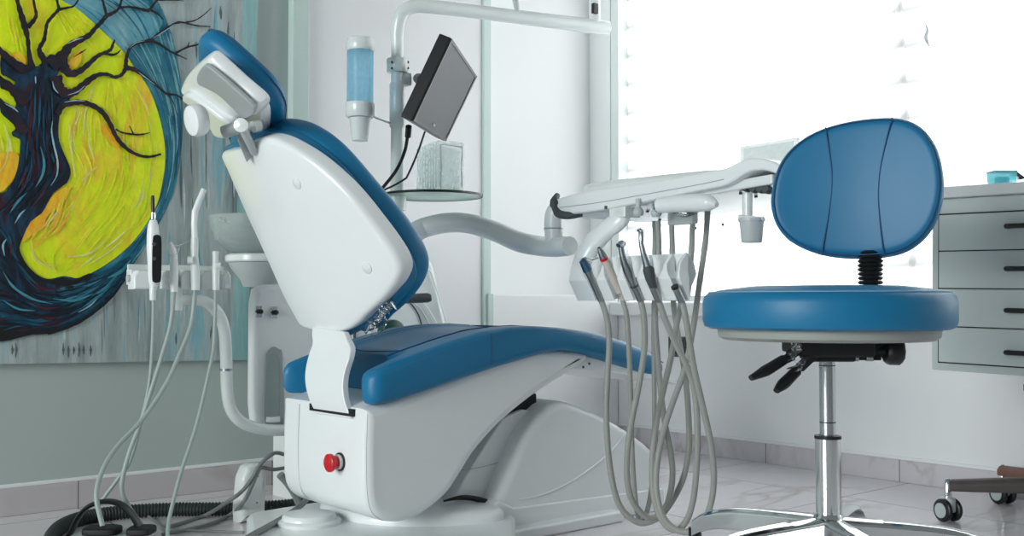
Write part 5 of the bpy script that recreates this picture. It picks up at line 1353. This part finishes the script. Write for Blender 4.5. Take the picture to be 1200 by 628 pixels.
# corrugated hose
cpx = [(56, 640), (66, 622), (84, 611), (110, 604.5), (150, 599.5), (200, 597), (250, 596.5), (300, 595), (345, 592)]
pts = [hz(a, b, .0165) for a, b in cpx] + [V((-.13, .56, .0165)), V((.0, .55, .0165))]
q = resample(catmull(pts, 12), 520, False)
m = M(); R = []
for i, p in enumerate(q):
    t = (q[min(i + 1, len(q) - 1)] - q[max(0, i - 1)]).normalized(); s2 = V((-t.y, t.x, 0)).normalized()
    r = .0165 - (.0022 if (i // 2) % 2 else 0)
    R.append([p + (s2 * math.cos(k * 2 * math.pi / 14) + Z * math.sin(k * 2 * math.pi / 14)) * r for k in range(14)])
m.rings(R, True, 'fan', 'fan')
tag(m.build('corrugated_hose', CORR), 'thick black corrugated hose lying along the floor by the wall', 'hose')

# junction boxes
jb = hz(303, 606, 0)
jbx = thing('junction_box', 'tall white rounded junction box standing behind the chair base', 'junction box', V((-.285, .56, 0)))
jo = hy(297, 578, .50)
m = M(); m.pad([(-.034, 0), (-.036, .03), (-.030, .10), (-.018, .126), (-.004, .132), (.018, .131), (.030, .122), (.034, .10), (.03, .0)], (jo.x + .006, .505, .0), X, Z, -Y, -.045, 0, .008, .016, cap='ngon', smooth=False, n=90); jb1 = m.build('box_case', WPAINT, jbx)
for a, b in ((302, 558), (301, 589)): M().lathe([(0, 0), (.002, 0), (.002, .001), (0, .001)], hy(a, b, .504), -Y, 8).build('box_screw', DARKG, jb1)
CG = 'grey cables on the floor'
def cable(label, pts, r=.0045):
    m = M(); m.tube(pts, r, n=8, smooth=8); tag(m.build('floor_cable', CABLE), label, 'cable', CG)
cable('grey cable arching over the white junction box', [hz(196, 618, .006), hz(240, 604, .006), hy(268, 587, .50), hy(283, 576, .485), hy(296, 560, .48), hy(303, 547, .48), hy(315, 535, .48), hy(328, 531, .49), V((-.2, .51, .115))])
cable('grey cable looping below the first over the junction box', [hz(190, 626, .006), hz(240, 616, .006), hz(268, 604, .008), hy(284, 590, .48), hy(294, 572, .48), hy(301, 555, .48), hy(307, 548, .48), hy(322, 550, .49), hy(345, 546, .50)])
cable('thick grey cable running across the base plate corner', [hz(276, 640, .0565), hz(292, 629, .0565), hz(310, 619, .0565), hz(328, 609, .0565), hz(345, 598, .0565), hz(356, 589, .060), hz(362, 580, .072)], .0062)
cable('short brown grey cable bundle hanging under the seat housing', [hy(328, 556, .40), hy(337, 566, .40), hy(346, 580, .40), hy(352, 594, .40), hy(354, 600, .41)], .009)
cable('thin grey cable crossing the floor beside the corrugated hose', [hz(172, 603, .005), hz(184, 612, .005), hz(200, 620, .005), hz(240, 622, .005), hz(286, 624, .005)], .003)

# ================================================================== light
W = bpy.data.worlds.new('world'); S.world = W; W.use_nodes = True
bg = W.node_tree.nodes['Background']; bg.inputs[0].default_value = (.86, .95, .95, 1); bg.inputs[1].default_value = .18


def area(name, loc, target, sx, sy, power, col):
    l = bpy.data.lights.new(name, 'AREA'); l.shape = 'RECTANGLE'; l.size = sx; l.size_y = sy; l.energy = power; l.color = col
    o = bpy.data.objects.new(name, l); COL.objects.link(o); o.location = loc
    o.rotation_euler = (V(target) - V(loc)).to_track_quat('-Z', 'Y').to_euler(); return o


area('daylight', (WX + 1.5, -.3, 1.3), (WX, -.3, 1.3), 5.0, 3.2, 400, (1, 1, 1))
area('opposite_window_light', (-5.6, -.9, 1.5), (-.2, .1, .5), 2.4, 2.0, 214, (.95, 1, .995))
vs = S.view_settings
vs.view_transform = 'Standard'; vs.look = 'None'; vs.exposure = 0; vs.gamma = 1; vs.use_curve_mapping = False
